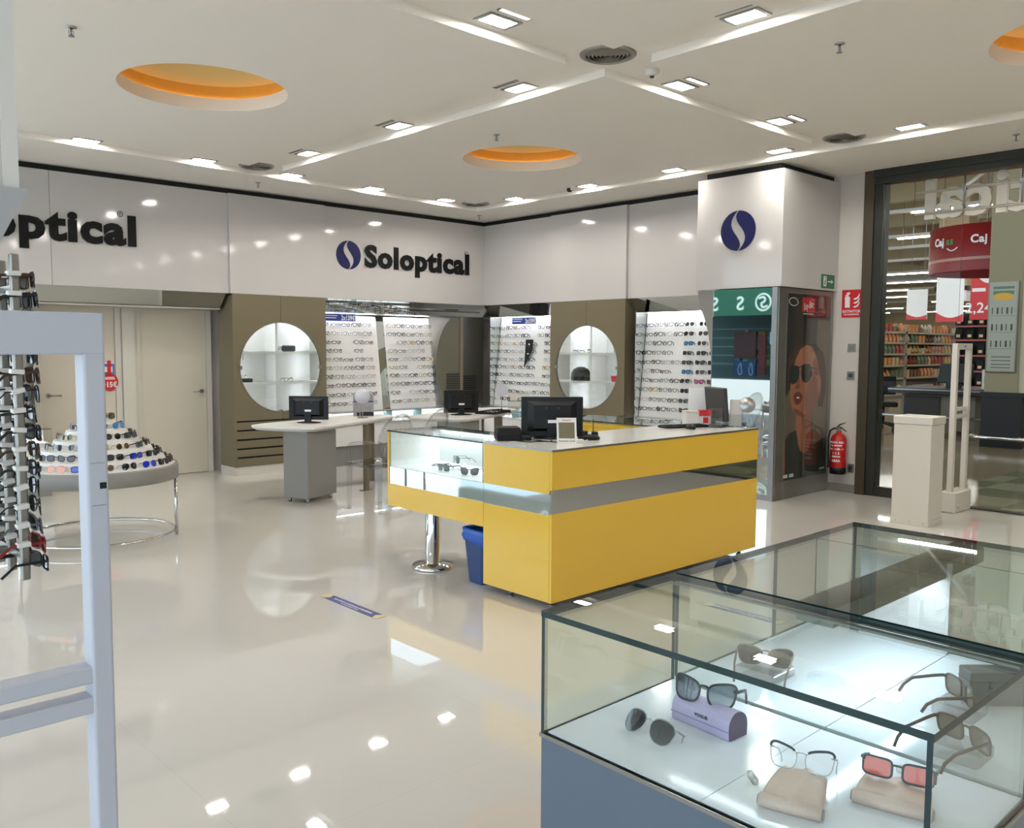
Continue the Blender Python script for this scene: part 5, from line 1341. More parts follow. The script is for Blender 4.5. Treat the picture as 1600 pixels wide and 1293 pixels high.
for ti in range(6):
    r0, z0 = TR[ti]; r1 = TR[ti+1][0]
    rr_ = (r0+r1)/2+.012
    cnt = max(4, int(2*PI*(rr_+.03)/.178))
    base = -112
    seq = 0
    for k in range(cnt):
        ang = base-44+360*k/cnt
        d = (ang+180) % 360-180
        if 62 < d < 165: continue
        a = math.radians(ang)
        q = FRONT.get(ti, {}).get(k)
        fr, ln, st = q if q else PAL[rt.randrange(len(PAL))]
        px_, py_ = TC[0]+(rr_+.012)*math.cos(a), TC[1]+(rr_+.012)*math.sin(a)
        lab = '%s sunglasses with %s lenses, %s tier up, %s along, round table' % ({'square': 'square', 'round': 'round', 'cat': 'cat-eye', 'aviator': 'aviator', 'wrap': 'wraparound'}[st], {'sky': 'light blue', 'teal': 'teal mirrored'}.get(ln, ln), ORD[ti], ORD[seq])
        seq += 1
        sun_things('sunglasses', lab, (px_, py_, z0+.014), RZ(a+PI/2+rt.uniform(-.25, .25)) @ RX(-.18), st, fr, ln, 'sunglasses on the round table', temples=.07)

# ================================================================== hanging sunglasses tower at the left edge
t = thing('sunglasses_tower', 'grey metal tower of hanging sunglasses at the left edge, behind the pedestal frame', 'display rack', (.65, 2.86, .89))
for k, y in enumerate((2.715, 2.857, 2.99)):
    b = MB(); b.rbox(.638, y-.012, .89, .662, y+.012, 1.80-.008*k, .006); b.build('post', M_ALU, t)
b = MB(); b.box(.642, 2.715, .945, .658, 2.99, .965); b.box(.642, 2.715, 1.70, .658, 2.99, 1.715); b.build('cross_bar', M_ALU, t)
b = MB(); b.tube([(.38, 2.857, .02), (.38, 2.857, 1.80)], .022, 12); b.build('stand_pole', M_ALU, t)
b = MB(); b.lathe([(.001, 0), (.22, 0), (.22, .012), (.05, .03), (.001, .03)], (.38, 2.857, 0), 32, cap0=False, cap1=False); b.build('stand_base', M_ALU, t)
b = MB(); b.box(.38, 2.848, .947, .645, 2.866, .963); b.box(.38, 2.848, 1.702, .645, 2.866, 1.713); b.build('side_arm', M_ALU, t)
rk = random.Random(5)
HP = [('black', 'black', 'wrap'), ('black', 'black', 'square'), ('black', 'grey', 'square'), ('grey', 'black', 'cat'), ('brown', 'brown', 'square'), ('black', 'black', 'aviator')]
MH = {}
for k, y in enumerate((2.715, 2.857, 2.99)):
    for i in range(16):
        z = 1.745-i*.0535
        if not .97 < z: continue
        R = Matrix.Translation((.64, y-.034, z)) @ RY(rk.uniform(-.25, .1))
        cl = MB(); cl.rbox(-.016, -.008, -.0065, .018, .022, .0065, .003, M=R); cl.build('clip', M_WHITE, t)
    for i in range(16):
        z = 1.745-i*.0535
        if i == 0 and k == 2: continue
        fr, ln, st = HP[rk.randrange(len(HP))]
        if (k, i) == (0, 14): fr, ln = 'red', 'brown'
        lab = '%s %s sunglasses, %s from top on the %s post of the hanging tower' % (fr, {'wrap': 'wraparound', 'square': 'square', 'cat': 'cat-eye', 'aviator': 'aviator'}[st], ORD[i], ('near', 'middle', 'far')[k])
        sun_things('sunglasses', lab, (.70+rk.uniform(-.004, .006), y+.040, z-.035), RZ(PI/2+rk.uniform(-.12, .12)) @ RX(rk.uniform(-.10, .02)), st, fr, ln, 'sunglasses on the hanging tower', temples=.12)
# white header box above
t = thing('header_box', 'white hanging header box with grey tapered underside at the top left edge', 'sign box', (.45, 2.9, 2.0))
b = MB(); b.box(.16, 2.84, 2.0, .695, 3.4, 3.395); b.build('body', M_PAINT, t, bevel=.004)
b = MB(); b.box(.66, 2.832, 1.995, .70, 2.842, 3.395); b.build('edge_trim', M_WHITE, t)
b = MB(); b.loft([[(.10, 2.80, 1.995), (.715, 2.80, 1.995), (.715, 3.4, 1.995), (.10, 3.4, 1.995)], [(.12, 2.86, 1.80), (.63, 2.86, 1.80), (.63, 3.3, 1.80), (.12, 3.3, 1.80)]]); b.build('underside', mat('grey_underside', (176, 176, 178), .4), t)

# ================================================================== anti-theft pedestals
def eas(x0, x1, y, m, lab, H, bars, w=.042, dpt=.030, base=True, foot_h=.20, small=False):
    t = thing('security_pedestal', lab, 'security gate', ((x0+x1)/2, y, 0))
    tb = .055 if small else .075
    b = MB()
    b.rbox(x1-w, y, .05 if base else 0, x1, y+dpt, H-tb, .006); b.build('post', m, t)
    b = MB(); b.rbox(x0, y, .05 if base else 0, x0+w, y+dpt, H-tb, .006); b.build('post', m, t)
    b = MB(); b.rbox(x0, y, H-tb-.004, x1, y+dpt, H, .006)
    b.build('top_bar', m, t)
    for z in bars:
        b = MB(); b.rbox(x0+w*.5, y+.004, z, x1-w*.5, y+dpt-.004, z+.032, .005); b.build('cross_bar', m, t)
    if base:
        b = MB(); b.rbox(x0-.02, y-.045, 0, x1+.01, y+dpt+.05, foot_h, .02); b.build('foot', m, t)
    return t
E1 = eas(.08, .573, 1.762, M_EASGREY, 'grey anti-theft pedestal frame in the left foreground', 1.612, (.895, .835), .040, .055, False)
b = MB(); b.tube([(.27, 1.760, 1.585), (.345, 1.760, 1.585)], .009, 10); b.build('indicator_lamp', M_RUBBER, E1)
b = MB(); b.box(.556, 1.7605, 1.275, .568, 1.763, 1.287); b.build('sensor_window', M_CHARCOAL, E1)
b = MB(); b.box(.541, 1.7605, 1.243, .566, 1.762, 1.2435); b.box(.541, 1.7605, 1.325, .566, 1.762, 1.3255); b.build('seam', M_GREY, E1)
E2 = eas(8.67, 9.05, 3.18, M_EASWHITE, 'slim white anti-theft pedestal frame beside the white box at the shopfront', 1.61, (.97, .90), .055, .05, True, .20, True)
b = MB(); b.box(8.85, 3.178, 1.575, 8.875, 3.181, 1.588); b.build('indicator_lamp', M_CHARCOAL, E2)
b = MB(); b.cyl((8.72, 3.134, .05), .012, .006, 10); b.build('foot_bolt', M_STEEL, E2)
t = thing('white_cabinet_box', 'tall white box with a lid standing before the shopfront', 'box', (7.955, 3.21, 0))
MB().box(7.81, 3.05, .05, 8.10, 3.375, .89).build('body', M_EASWHITE, t, bevel=.004)
MB().rbox(7.802, 3.042, .892, 8.108, 3.383, .962, .012).build('lid', M_EASWHITE, t)
MB().box(7.803, 3.043, .0, 8.107, 3.382, .05).build('skirt', M_EASWHITE, t, bevel=.003)
b = MB()
for y in (3.09, 3.21, 3.33): b.cyl((0, 0, 0), .006, .003, 8, M=Matrix.Translation((7.804, y, .025)) @ RY(-PI/2))
for x in (7.86, 8.05): b.cyl((0, 0, 0), .006, .003, 8, M=Matrix.Translation((x, 3.044, .025)) @ RX(PI/2))
b.build('skirt_screw', M_STEEL, t)

# floor stickers
def sticker(x, y0, y1, w, lab):
    t = thing('floor_sticker', lab, 'sticker', (x, (y0+y1)/2, 0), 0, 'blue distance stickers on the floor')
    MB().box(x-w/2, y0, .0002, x+w/2, y1, .0012).build('strip', mat('sticker_indigo', (58, 60, 122), .35), t)
    b = MB()
    e = w/2-.006
    M = Matrix.Translation((x, (y0+y1)/2, .0013)) @ RZ(-PI/2)
    b_ = MB(); add_text(b_, 'MANTENGA LA DISTANCIA DE SEGURIDAD', .026, M @ Matrix.Translation((0, -.004, 0)), 0, .0002, .0003, 'CENTER', .78); add_text(b_, 'POR FAVOR ESPERE SU TURNO', .013, M @ Matrix.Translation((0, -.024, 0)), 0, .0002, .0002)
    b_.build('print', M_WTXT, t)
    for s, yy in ((1, y0), (-1, y1)):
        b = MB(); b.poly([(x-w/2, yy, .0016), (x+w/2, yy, .0016), (x+w/2, yy+s*.035, .0016), (x, yy+s*.06, .0016), (x-w/2, yy+s*.035, .0016)])
        b.build('end_chevron', mat('sticker_gold', (206, 186, 132), .4), t)
sticker(2.805, 4.11, 4.72, .075, 'indigo floor sticker strip left of the yellow counter')
sticker(4.43, 2.5, 3.02, .075, 'indigo floor sticker strip seen through the glass showcase')
# ================================================================== hung 3-D letters outside the shopfront, read from behind
t = thing('hanging_letters', 'silver shop name letters on two rails outside the glass, seen mirrored from behind', 'sign', (9.38, 3.0, 2.9))
V, F = text_mesh('Soloptical', 1.0, .03, .036, 'RIGHT')
w_ = -min(v[0] for v in V); h_ = max(v[1] for v in V)
sx, sz = 2.42/w_, .42/h_
b = MB(); M = face_to((9.38, 3.83, 2.905), '+x')
b.v = [tuple(M @ Vector((v[0]*sx, v[1]*sz, v[2]))) for v in V]
for f in F: b.face(f)
b.build('lettering', mat('letter_silver', (226, 216, 202), .35, .1), t)
b = MB()
for z in (2.945, 3.16): b.tube([(9.33, 3.9, z), (9.33, 1.2, z)], .012, 8)
b.build('rail', mat('letter_silver', (226, 216, 202), .35, .1), t)
b = MB()
for y in (3.42, 2.9, 2.3, 1.7): b.tube([(9.33, y, 2.945), (9.33, y, 3.42)], .008, 6); b.box(9.31, y-.02, 3.14, 9.35, y+.02, 3.18)
b.build('hanger', M_STEEL, t)
# ================================================================== supermarket across the passage
M_MALLF = mat('mall_tile', (120, 108, 88), .12, spec=.45)
def mall_floor_nodes():
    nt = M_MALLF.node_tree; b = nt.nodes['Principled BSDF']
    tc = nt.nodes.new('ShaderNodeTexCoord'); mp = nt.nodes.new('ShaderNodeMapping'); ck = nt.nodes.new('ShaderNodeTexChecker'); nz = nt.nodes.new('ShaderNodeTexNoise'); wt = nt.nodes.new('ShaderNodeMath'); wt.operation = 'GREATER_THAN'; sp = nt.nodes.new('ShaderNodeSeparateXYZ')
    ck.inputs['Scale'].default_value = 1.7; ck.inputs['Color1'].default_value = rgb(104, 108, 82); ck.inputs['Color2'].default_value = rgb(140, 140, 116)
    mx = nt.nodes.new('ShaderNodeMix'); mx.data_type = 'RGBA'; mx.inputs[6].default_value = rgb(132, 118, 94)
    ad = nt.nodes.new('ShaderNodeMath'); ad.operation = 'ADD'
    nt.links.new(tc.outputs['Object'], ck.inputs['Vector']); nt.links.new(tc.outputs['Object'], sp.inputs[0])
    # a patterned green band that crosses the passage diagonally
    nt.links.new(sp.outputs[0], ad.inputs[0]); nt.links.new(sp.outputs[1], ad.inputs[1])
    sb = nt.nodes.new('ShaderNodeMath'); sb.operation = 'MULTIPLY_ADD'; sb.inputs[1].default_value = 1.15; sb.inputs[2].default_value = -1.0
    nt.links.new(sp.outputs[1], sb.inputs[0])
    lt = nt.nodes.new('ShaderNodeMath'); lt.operation = 'SUBTRACT'; nt.links.new(sp.outputs[1], lt.inputs[0]); lt.inputs[1].default_value = 3.75
    l2 = nt.nodes.new('ShaderNodeMath'); l2.operation = 'LESS_THAN'; l2.inputs[1].default_value = 0.0; nt.links.new(lt.outputs[0], l2.inputs[0])
    nt.links.new(l2.outputs[0], mx.inputs[0]); nt.links.new(ck.outputs['Color'], mx.inputs[7]); nt.links.new(mx.outputs[2], b.inputs['Base Color'])
mall_floor_nodes()
struct(MB().box(9.1, -25, -.06, 62, 40, -.002), 'floor_mall', M_MALLF, 'brown and green tiled floor of the passage and supermarket')
M_SUPC = mat('supermarket_ceiling', (196, 180, 148), .9)
m = MB(); m.box(9.4, -25, 6.6, 62, 40, 6.7)
struct(m, 'ceiling_supermarket', M_SUPC, 'high beige ceiling of the supermarket')
m = MB()
for x in (13, 17, 21, 25, 30, 36, 42, 49, 56): m.box(x, -25, 5.7, x+.25, 40, 6.6)
for y in (-4, 2, 8, 14, 20): m.box(9.6, y, 6.1, 62, y+.2, 6.6)
struct(m, 'trim_%d' % n, mat('supermarket_beam', (164, 152, 124), .8), 'beige roof beams of the supermarket'); n += 1
struct(MB().box(61.5, -25, 0, 62, 40, 6.6), 'wall_supermarket', mat('supermarket_wall', (170, 150, 116), .8), 'tan back wall of the supermarket')
struct(MB().box(9.2, 39.5, 0, 62, 40, 6.6), 'wall_far', mat('supermarket_wall', (170, 150, 116), .8), 'tan side wall of the supermarket')
M_TUBE = mat('tube_lamp', (250, 248, 240), .5, emit=26.0)
RWS = [(11.6, 4.35), (18.5, 4.35), (20.2, 4.05), (22, 4.0), (24.6, 3.95), (27.9, 3.9), (31.5, 3.9), (35.5, 3.9), (40, 3.9), (45, 3.9), (51, 3.9), (57, 3.9)]
for i, (x, z) in enumerate(RWS):
    t = thing('light_track', 'white supermarket light track, %s row from the shopfront' % ORD[i], 'light track', (x, 8, z), 0, 'rows of supermarket light tracks')
    MB().box(x-.05, -10, z+.03, x+.05, 30, z+.10).build('track', mat('track_white', (190, 188, 180), .5), t)
    for k in range(6):
        y = -2+(i*1.7) % 3.5+k*5.2
        MB().box(x-.035, y, z, x+.035, y+2.2+(i*.7) % 1.4, z+.035).build('tube', M_TUBE, t)
    h = MB()
    for y in (-6, 0, 6, 12, 18): h.tube([(x, y, z+.1), (x, y, 6.6)], .01, 5)
    h.build('hanger', M_STEEL, t)
t = thing('roof_truss_rod', 'thin white pipe running under the supermarket roof near the shopfront', 'pipe', (13, 8, 4.3))
b = MB(); b.tube([(11, 3.6, 3.9), (15, 5.2, 4.35), (20, 8, 4.6)], .03, 6); b.build('pipe', mat('track_white', (190, 188, 180), .5), t)
t = thing('roller_shutter', 'orange-brown roller shutter curtain folded above the passage', 'shutter', (9.6, 3.3, 3.5))
b = MB(); b.poly([(9.62, 4.0, 3.34), (9.62, 2.9, 3.34), (9.62, 2.9, 3.9), (9.62, 4.0, 3.9)]); b.box(9.6, 2.95, 3.335, 9.64, 4.1, 4.2); b.build('curtain', mat('shutter_orange', (176, 96, 60), .6, noise=.2, nscale=9), t)

# shelving gondolas with packages
rp = random.Random(9)
PK = [mat('pack_%s' % nme, c, .5) for nme, c in (('orange', (206, 128, 70)), ('red', (176, 66, 54)), ('cream', (196, 170, 130)), ('brown', (120, 80, 56)), ('yellow', (206, 170, 80)), ('green', (104, 112, 72)), ('white', (198, 190, 176)), ('blue', (80, 100, 140)), ('pink', (196, 140, 120)))]
PNM = ['orange', 'red', 'cream', 'brown', 'yellow', 'green', 'white', 'blue', 'pink']
PWT = [5, 3, 4, 3, 2, 2, 3, .6, 2]
SY = 12.24
SH = [.12, .64, 1.05, 1.42, 1.78, 2.12]
def shelf_unit(x0, x1, lab):
    t = thing('shelving_unit', lab, 'shelving unit', ((x0+x1)/2, SY+.3, 0))
    MB().box(x0, SY+.45, 0, x1, SY+.5, 2.3).build('back_panel', mat('gondola_back', (120, 104, 84), .6), t)
    for z in SH:
        MB().box(x0, SY, z-.06, x1, SY+.45, z).build('shelf', mat('gondola_shelf', (170, 160, 142), .5), t)
    for x in (x0, x1-.05): MB().box(x, SY, 0, x+.05, SY+.5, 2.3).build('upright', mat('gondola_shelf', (170, 160, 142), .5), t)
    MB().box(x0, SY+.02, 0, x1, SY+.45, .06).build('kick_plate', mat('gondola_back', (120, 104, 84), .6), t)
shelf_unit(25.4, 29.0, 'far supermarket shelving of orange and red groceries, left bay')
shelf_unit(29.05, 33.2, 'far supermarket shelving of orange and brown groceries, right bay')
PM = {}
def pack_mesh(ci, k):
    if (ci, k) in PM: return PM[(ci, k)]
    b = MB()
    if k == 0: b.box(-.10, 0, 0, .10, .16, .24)
    elif k == 1: b.lathe([(.06, 0), (.065, .16), (.03, .2), (.03, .26)], (0, .08, 0), 10)
    elif k == 2: b.box(-.12, 0, 0, .12, .18, .17)
    else: b.loft([[(-.09, .0, 0), (.09, 0, 0), (.09, .12, 0), (-.09, .12, 0)], [(-.10, .0, .15), (.10, 0, .15), (.1, .12, .15), (-.1, .12, .15)], [(-.08, .05, .28), (.08, .05, .28), (.08, .07, .28), (-.08, .07, .28)]])
    b.box(-.05, -.004, .06, .05, .0, .12, 1)
    PM[(ci, k)] = b.mesh('package', [PK[ci], PK[(ci+2) % 9]])
    return PM[(ci, k)]
NK = ['box', 'jar', 'carton', 'bag']
for si, z in enumerate(SH):
    x = 25.6; cnt = 0
    blk = 0
    while x < 33.0 and cnt < 26:
        if blk == 0: ci = rp.choices(range(9), PWT)[0]; kk = rp.randrange(4); blk = rp.randrange(1, 4)
        blk -= 1
        lab = '%s grocery %s, %s shelf up, far supermarket shelving' % (PNM[ci], NK[kk], ORD[si])
        o = link('grocery_package', pack_mesh(ci, kk), None, lab, 'package', 'groceries on the far supermarket shelves')
        o.location = (x, SY+.03+.3*(x > 29.0 and x < 29.05), z+.001)
        x += .285; cnt += 1
# side gondola with dark bags on red shelves
t = thing('shelving_unit', 'supermarket end shelving with red shelf edges and black bags behind the right pedestal', 'shelving unit', (27.3, 9.2, 0))
MB().box(27.35, 8.75, 0, 27.4, 10.1, 2.6).build('back_panel', M_CHARCOAL, t)
SZ = [.5, .95, 1.4, 1.85, 2.25]
for z in SZ: MB().box(26.95, 8.75, z-.05, 27.35, 10.1, z, ).build('shelf', mat('red_shelf', (150, 70, 60), .5), t)
MB().box(26.97, 8.75, 0, 27.35, 10.1, .45).build('base', M_DARKGREY, t)
bag = MB(); bag.loft([[(0, -.09, 0), (.14, -.09, 0), (.14, .09, 0), (0, .09, 0)], [(-.01, -.10, .15), (.15, -.10, .15), (.15, .10, .15), (-.01, .10, .15)], [(.05, -.09, .32), (.08, -.09, .32), (.08, .09, .32), (.05, .09, .32)]]); bag.box(-.014, -.05, .06, -.006, .05, .14, 1)
bagm = bag.mesh('bag', [M_BLACKM, PK[2]])
for i, z in enumerate(SZ):
    for j in range(4):
        o = link('black_bag', bagm, None, 'black food bag, %s from left on the %s red-edged shelf down' % (ORD[j], ORD[4-i]), 'bag', 'black bags on the red-edged shelves')
        o.location = (27.0, 9.9-j*.31, z+.001)

def hang_sign(x, y0, y1, z0, z1, lab, kind):
    t = thing('hanging_banner', lab, 'banner', (x, (y0+y1)/2, z0))
    b = MB(); b.box(x, y0, z0, x+.03, y1, z1); b.build('panel', M_WTXT, t)
    M = face_to((x-.004, y1, z0), '-x'); W_, H_ = y1-y0, z1-z0
    if kind == 'wave':
        p = [(0, 0), (W_, 0), (W_, .16*H_)]+[(W_*(1-i/8), H_*(.16+.10*math.sin(PI*i/8*.5)*0-.10*math.sin(PI*i/8))+H_*.05*(i/8)) for i in range(1, 9)]
        b = MB(); b.poly([tuple(M @ Vector((u, max(0, v), 0))) for u, v in p]); b.build('red_wave', M_RED, t)
    else:
        p = [(0, 0), (W_, 0), (W_, H_*.62)]+[(W_*(1-i/8), H_*(.62+.30*(i/8)**2)) for i in range(1, 9)]
        b = MB(); b.poly([tuple(M @ Vector((u, v, 0))) for u, v in p]); b.build('red_field', M_RED, t)
        b = MB(); add_text(b, '2,24', H_*.25, M @ Matrix.Translation((W_*.5, H_*.12, .003)), 0, .001, .004); b.box(W_*.1, H_*.48, .002, W_*.85, H_*.54, .004, M=M); b.build('print', M_WTXT, t)
    b = MB(); b.tube([(x+.015, y0+.1, z1), (x+.015, y0+.1, 6.6)], .008, 5); b.tube([(x+.015, y1-.1, z1), (x+.015, y1-.1, 6.6)], .008, 5); b.build('hanger', M_STEEL, t)
hang_sign(24, 9.62, 10.16, 2.35, 3.15, 'white hanging banner with a red wave, the smaller one over the shelves', 'wave')
hang_sign(23.2, 8.42, 9.08, 2.25, 3.45, 'white hanging banner with a red wave, the larger one over the shelves', 'wave')
hang_sign(20.3, 6.87, 7.23, 2.2, 3.45, 'red and white hanging price banner reading 2,24', 'price')
t = thing('hanging_lamp_box', 'white boxy column with dark collar hanging behind the banners', 'column', (26, 9.6, 3))
MB().box(25.8, 9.3, 3.3, 26.4, 10.1, 6.6).build('column', mat('tan_column', (190, 168, 132), .7), t); MB().box(25.75, 9.25, 3.2, 26.45, 10.15, 3.32).build('collar', M_CHARCOAL, t); MB().box(25.8, 9.3, 2.9, 26.4, 10.1, 3.2).build('lower_block', M_WTXT, t)

# red round checkout sign
t = thing('checkout_drum_sign', 'large round red hanging sign lettered Cajas above the checkouts', 'sign', (17.3, 5.75, 2.96))
DR = 1.12
dc = (17.35, 5.75)
MB().lathe([(DR, 0), (DR, .80), (DR-.02, .80), (DR-.02, 0)], (dc[0], dc[1], 2.93), 48, cap0=False, cap1=False).build('drum', mat('drum_red', (136, 30, 28), .5), t)
MB().lathe([(DR+.003, 0), (DR+.003, .05)], (dc[0], dc[1], 3.11), 48, cap0=False, cap1=False).build('light_band', mat('drum_band', (176, 130, 116), .5), t)
def drum_text(s, size, a0, z, mname, m):
    b = MB(); V, F = text_mesh(s, size, .004, .006, 'LEFT')
    for x, y, zz in V:
        a = math.radians(a0)+x/DR
        b.v.append((dc[0]+(DR+.004+zz)*math.cos(a), dc[1]+(DR+.004+zz)*math.sin(a), z+y))
    for f in F: b.face(f)
    b.build(mname, m, t)
for a0 in (136, 176.5, 217):
    drum_text('Caj', .19, a0, 3.40, 'lettering', M_WTXT)
    drum_text('as', .19, a0+16.5, 3.40, 'lettering_green', mat('drum_green', (70, 110, 40), .5))
    b = MB(); P = [(a, 3.34-.05*math.sin(PI*i/8)) for i, a in enumerate([a0+18+i*1.4 for i in range(9)])]
    b.tube([(dc[0]+(DR+.006)*math.cos(math.radians(a)), dc[1]+(DR+.006)*math.sin(math.radians(a)), z) for a, z in P], .012, 5); b.build('smile_mark', M_WTXT, t)
b = MB()
for a in (100, 190, 280): b.tube([(dc[0]+DR*.98*math.cos(math.radians(a)), dc[1]+DR*.98*math.sin(math.radians(a)), 3.73), (dc[0]+DR*.98*math.cos(math.radians(a)), dc[1]+DR*.98*math.sin(math.radians(a)), 6.6)], .008, 5)
b.build('hanger', M_STEEL, t)

# passage pillar with notice and black base
t = thing('mall_pillar', 'khaki square pillar with black base in the passage at the right edge', 'pillar', (15.4, 4.85, 0))
MB().box(15.1, 4.62, .88, 15.7, 5.11, 6.6).build('shaft', mat('khaki_paint', (132, 124, 96), .7), t)
MB().box(15.09, 4.55, .0, 15.75, 5.14, .80).build('base_cladding', M_CHARCOAL, t, label='black base')
MB().box(15.08, 4.53, .80, 15.76, 5.16, .88).build('base_cap', M_CHARCOAL, t)
MB().box(15.12, 4.40, 0.88, 15.7, 4.62, 6.6).build('return_face', mat('pale_paint', (170, 164, 140), .7), t)
b = MB(); b.tube([(14.95, 5.3, .16), (14.95, 4.4, .16)], .03, 8); b.tube([(14.95, 5.3, .16), (15.4, 5.35, .16)], .03, 8); b.build('bumper_rail', M_CHROME, t)
t = thing('notice_board', 'framed grey notice of products with a yellow header on the khaki pillar', 'notice', (15.08, 4.86, 1.2))
MB().box(15.07, 4.66, 1.20, 15.1, 5.09, 2.62).build('frame', M_ALU, t)
M = face_to((15.068, 5.075, 1.215), '-x')
MB().box(0, 0, 0, .40, 1.39, .002, M=M).build('sheet', mat('notice_sheet', (150, 152, 138), .5), t)
b = MB(); b.poly([tuple(M @ Vector((x, y, .003))) for x, y in [(.06+.14+.15*math.cos(a*PI/12), 1.17+.06*math.sin(a*PI/12)) for a in range(24)]]); b.build('yellow_header', mat('notice_yellow', (196, 150, 50), .5), t)
b = MB(); b.box(.05, 1.29, .002, .35, 1.33, .004, M=M); b.box(.05, 1.20, .0021, .35, 1.26, .0025, M=M)
b.build('header_print', mat('notice_green', (80, 110, 84), .5), t)
b = MB()
for r_ in range(3):
    z = .90-r_*.26
    b.box(.02, z-.03, .002, .38, z-.026, .003, M=M)
    for c_ in range(5): b.box(.04+c_*.07, z, .002, .055+c_*.07+.012*((c_+r_) % 2), z+.10, .003, M=M)
for z in (.22, .16, .10, .05): b.box(.06, z, .002, .34, z+.012, .003, M=M)
b.build('product_print', M_DARKGREY, t)

# checkout desk, rail, office chair
t = thing('checkout_counter', 'dark topped grey checkout counter in the supermarket behind the white box', 'counter', (17.6, 6.6, 0))
M_CO = mat('checkout_grey', (92, 90, 74), .5)
b = MB(); b.box(16.6, 5.75, .08, 17.6, 7.05, .72); b.build('body', M_CO, t); b = MB(); b.box(16.58, 6.35, .18, 16.6, 7.0, .70); b.build('dark_panel', M_CHARCOAL, t)
b = MB(); b.box(16.45, 5.45, .74, 17.9, 7.25, .84); b.build('worktop', M_CHARCOAL, t); b = MB(); b.box(16.44, 5.45, .80, 16.46, 7.25, .825); b.build('edge_strip', M_STEEL, t)
b = MB(); b.tube([(16.3, 7.9, .33), (16.3, 5.4, .33)], .025, 8); b.build('bumper_rail', M_STEEL, t)
t = thing('checkout_screen', 'black flat till screen tilted back on the checkout counter', 'screen', (16.9, 6.25, .84), -PI/2)
MB().rbox(-.30, -.02, .10, .30, .02, .48, .02, M=RX(-.35)).build('screen', M_CHARCOAL, t, world=False); MB().box(-.1, -.08, 0, .1, .15, .12).build('stand', M_CHARCOAL, t, world=False)
t = thing('card_terminal', 'white card terminal on a post at the right end of the checkout counter', 'terminal', (16.8, 5.62, .84), -PI/2)
MB().rbox(-.1, -.05, .0, .1, .05, .36, .03).build('body', M_EASWHITE, t, world=False); MB().box(-.05, -.055, .12, .05, -.05, .24).build('screen', M_CHARCOAL, t, world=False)
t = thing('office_chair', 'black swivel office chair beside the checkout, seen through the shopfront', 'chair', (16.95, 7.55, 0), -1.1)
b = MB()
for k in range(5):
    a = 2*PI*k/5+.3; b.tube([(0, 0, .12), (.16*math.cos(a), .16*math.sin(a), .10), (.31*math.cos(a), .31*math.sin(a), .065)], [.03, .025, .018], 6)
b.build('star_base', M_BLACKM, t, world=False)
for k in range(5):
    a = 2*PI*k/5+.3; MB().cyl((0, -.02, 0), .035, .04, 10, M=Matrix.Translation((.31*math.cos(a), .31*math.sin(a), .036)) @ RX(PI/2)).build('castor', M_BLACKM, t, world=False)
b = MB(); b.cyl((0, 0, .12), .028, .32, 10); b.build('column', M_BLACKM, t, world=False)
b = MB(); b.rbox(-.25, -.24, .44, .25, .24, .53, .08); b.build('seat', M_BLACKM, t, world=False)
b = MB(); b.rbox(-.23, .20, .66, .23, .27, 1.02, .07); b.build('backrest', M_BLACKM, t, world=False)
b = MB(); b.tube([(0, .15, .46), (0, .27, .50), (0, .28, .72)], .022, 6); b.build('back_stem', M_BLACKM, t, world=False)

# ================================================================== shop across the mall, seen in the pillar mirror
t = thing('pharmacy_front', 'green-signed dark shopfront across the mall, seen in the pillar mirror', 'shopfront', (-9.2, 15, 0))
b = MB(); b.box(-9.6, 10.8, 2.62, -9.2, 20, 3.6); b.build('fascia', mat('pharmacy_green', (14, 78, 56), .4), t)
b = MB(); b.box(-13.2, 10.8, 0, -13, 20, 3.6); b.box(-13, 10.8, 3.2, -9.6, 20, 3.4); b.box(-13, 10.7, 0, -9.4, 10.8, 3.6); b.build('interior_wall', mat('pharmacy_dark', (74, 96, 100), .6), t)
b = MB(); M = face_to((-9.195, 14.25, 2.80), '+x')
add_text(b, 'S', .62, M @ Matrix.Translation((1.15, 0, 0)), 0, .01, .01)
add_text(b, 'S', .62, M @ Matrix.Translation((2.1, 0, 0)), 0, .01, .01)
b.tube([tuple(M @ Vector((.32+.26*math.cos(a*PI/12), .22+.26*math.sin(a*PI/12), .01))) for a in range(24)], .035, 6, closed=True)
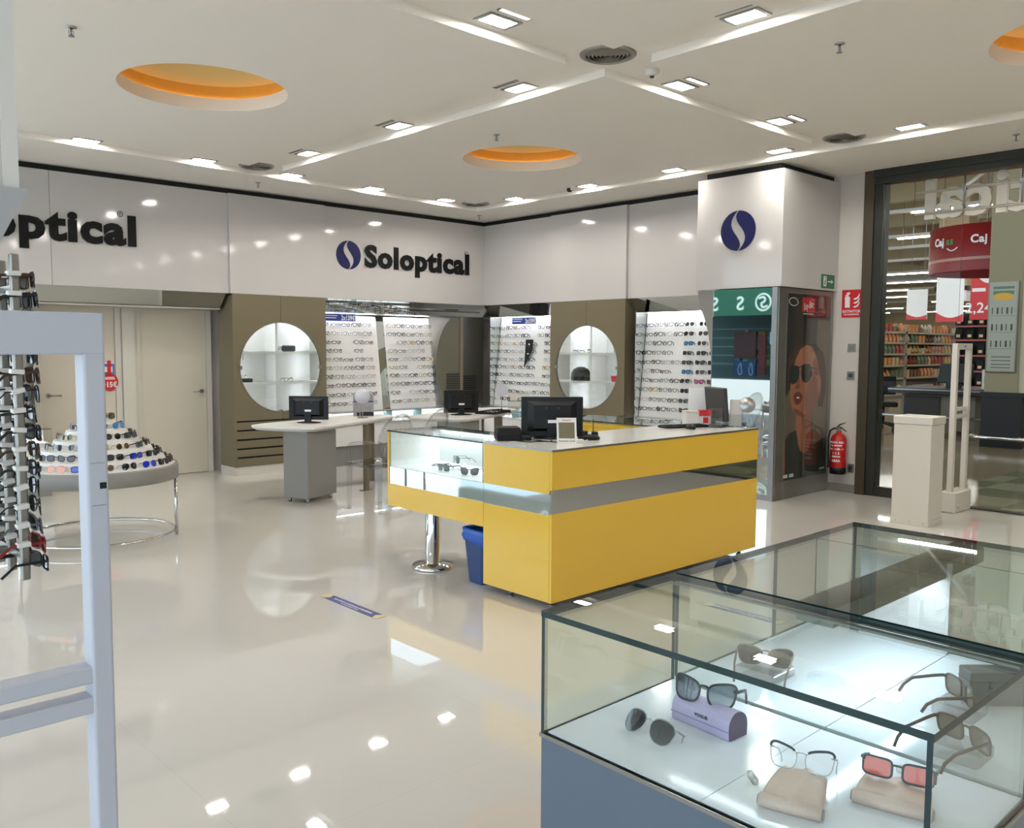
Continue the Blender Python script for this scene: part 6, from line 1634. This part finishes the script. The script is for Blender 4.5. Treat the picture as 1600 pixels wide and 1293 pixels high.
b.tube([tuple(M @ Vector(p)) for p in smooth([(.48, .34, .012), (.30, .38, .012), (.26, .26, .012), (.38, .18, .012), (.33, .06, .012), (.16, .10, .012)], 4)], .04, 6)
b.build('lettering', mat('pharmacy_letter', (190, 206, 196), .5), t)
b = MB(); pane(b, -9.3, 10.8, .6, -9.29, 20, 2.62); b.build('shop_window', [glass('dark_window', (.75, .84, .86), .06), M_EDGE], t)
b = MB(); b.box(-9.4, 10.8, 0, -9.2, 20, .55); b.build('stall_riser', M_WHITE, t)
for i, (y0, y1, z0, z1, m_) in enumerate(((14.75, 15.0, .7, 2.0, mat('poster_maroon', (130, 40, 44), .5)), (14.2, 14.6, 1.0, 1.6, M_GREEN), (14.1, 14.6, 1.7, 2.1, M_WTXT), (14.0, 14.4, 2.15, 2.4, M_GREEN), (15.1, 15.9, 1.25, 2.1, mat('maroon_shelf', (96, 44, 46), .5)), (15.1, 15.9, .65, 1.15, mat('poster_blue', (40, 70, 118), .5)))):
    MB().box(-9.8, y0, z0, -9.7, y1, z1).build('window_poster', m_, t)
b = MB()
for z in (1.0, 1.3, 1.6, 1.9, 2.2): b.box(-11, 11, z, -10.6, 19.5, z+.04)
b.build('interior_shelf', mat('pharmacy_shelf', (150, 160, 150), .5), t)
rq = random.Random(4)
for i in range(40):
    y = 13.4+(i % 10)*.31; z = (1.04, 1.34, 1.64, 1.94)[i//10]; h = rq.uniform(.12, .24)
    MB().box(-10.7, y, z, -10.55, y+rq.uniform(.12, .26), z+h).build('shelf_item', PK[rq.randrange(9)], t)
b = MB()
for k in range(2):
    y = 15.25+k*.4; b.tube([(-9.69, y+.08*math.cos(j*PI/6)*(.6 if math.sin(j*PI/6) > 0 else 1), .88+.2*math.sin(j*PI/6)) for j in range(12)], .012, 5, closed=True)
b.build('bottle_outline', M_WTXT, t)
struct(MB().box(9.2, -25.5, 0, 62, -25, 6.6), 'wall_passage', mat('supermarket_wall', (170, 150, 116), .8), 'tan wall at the near end of the passage')
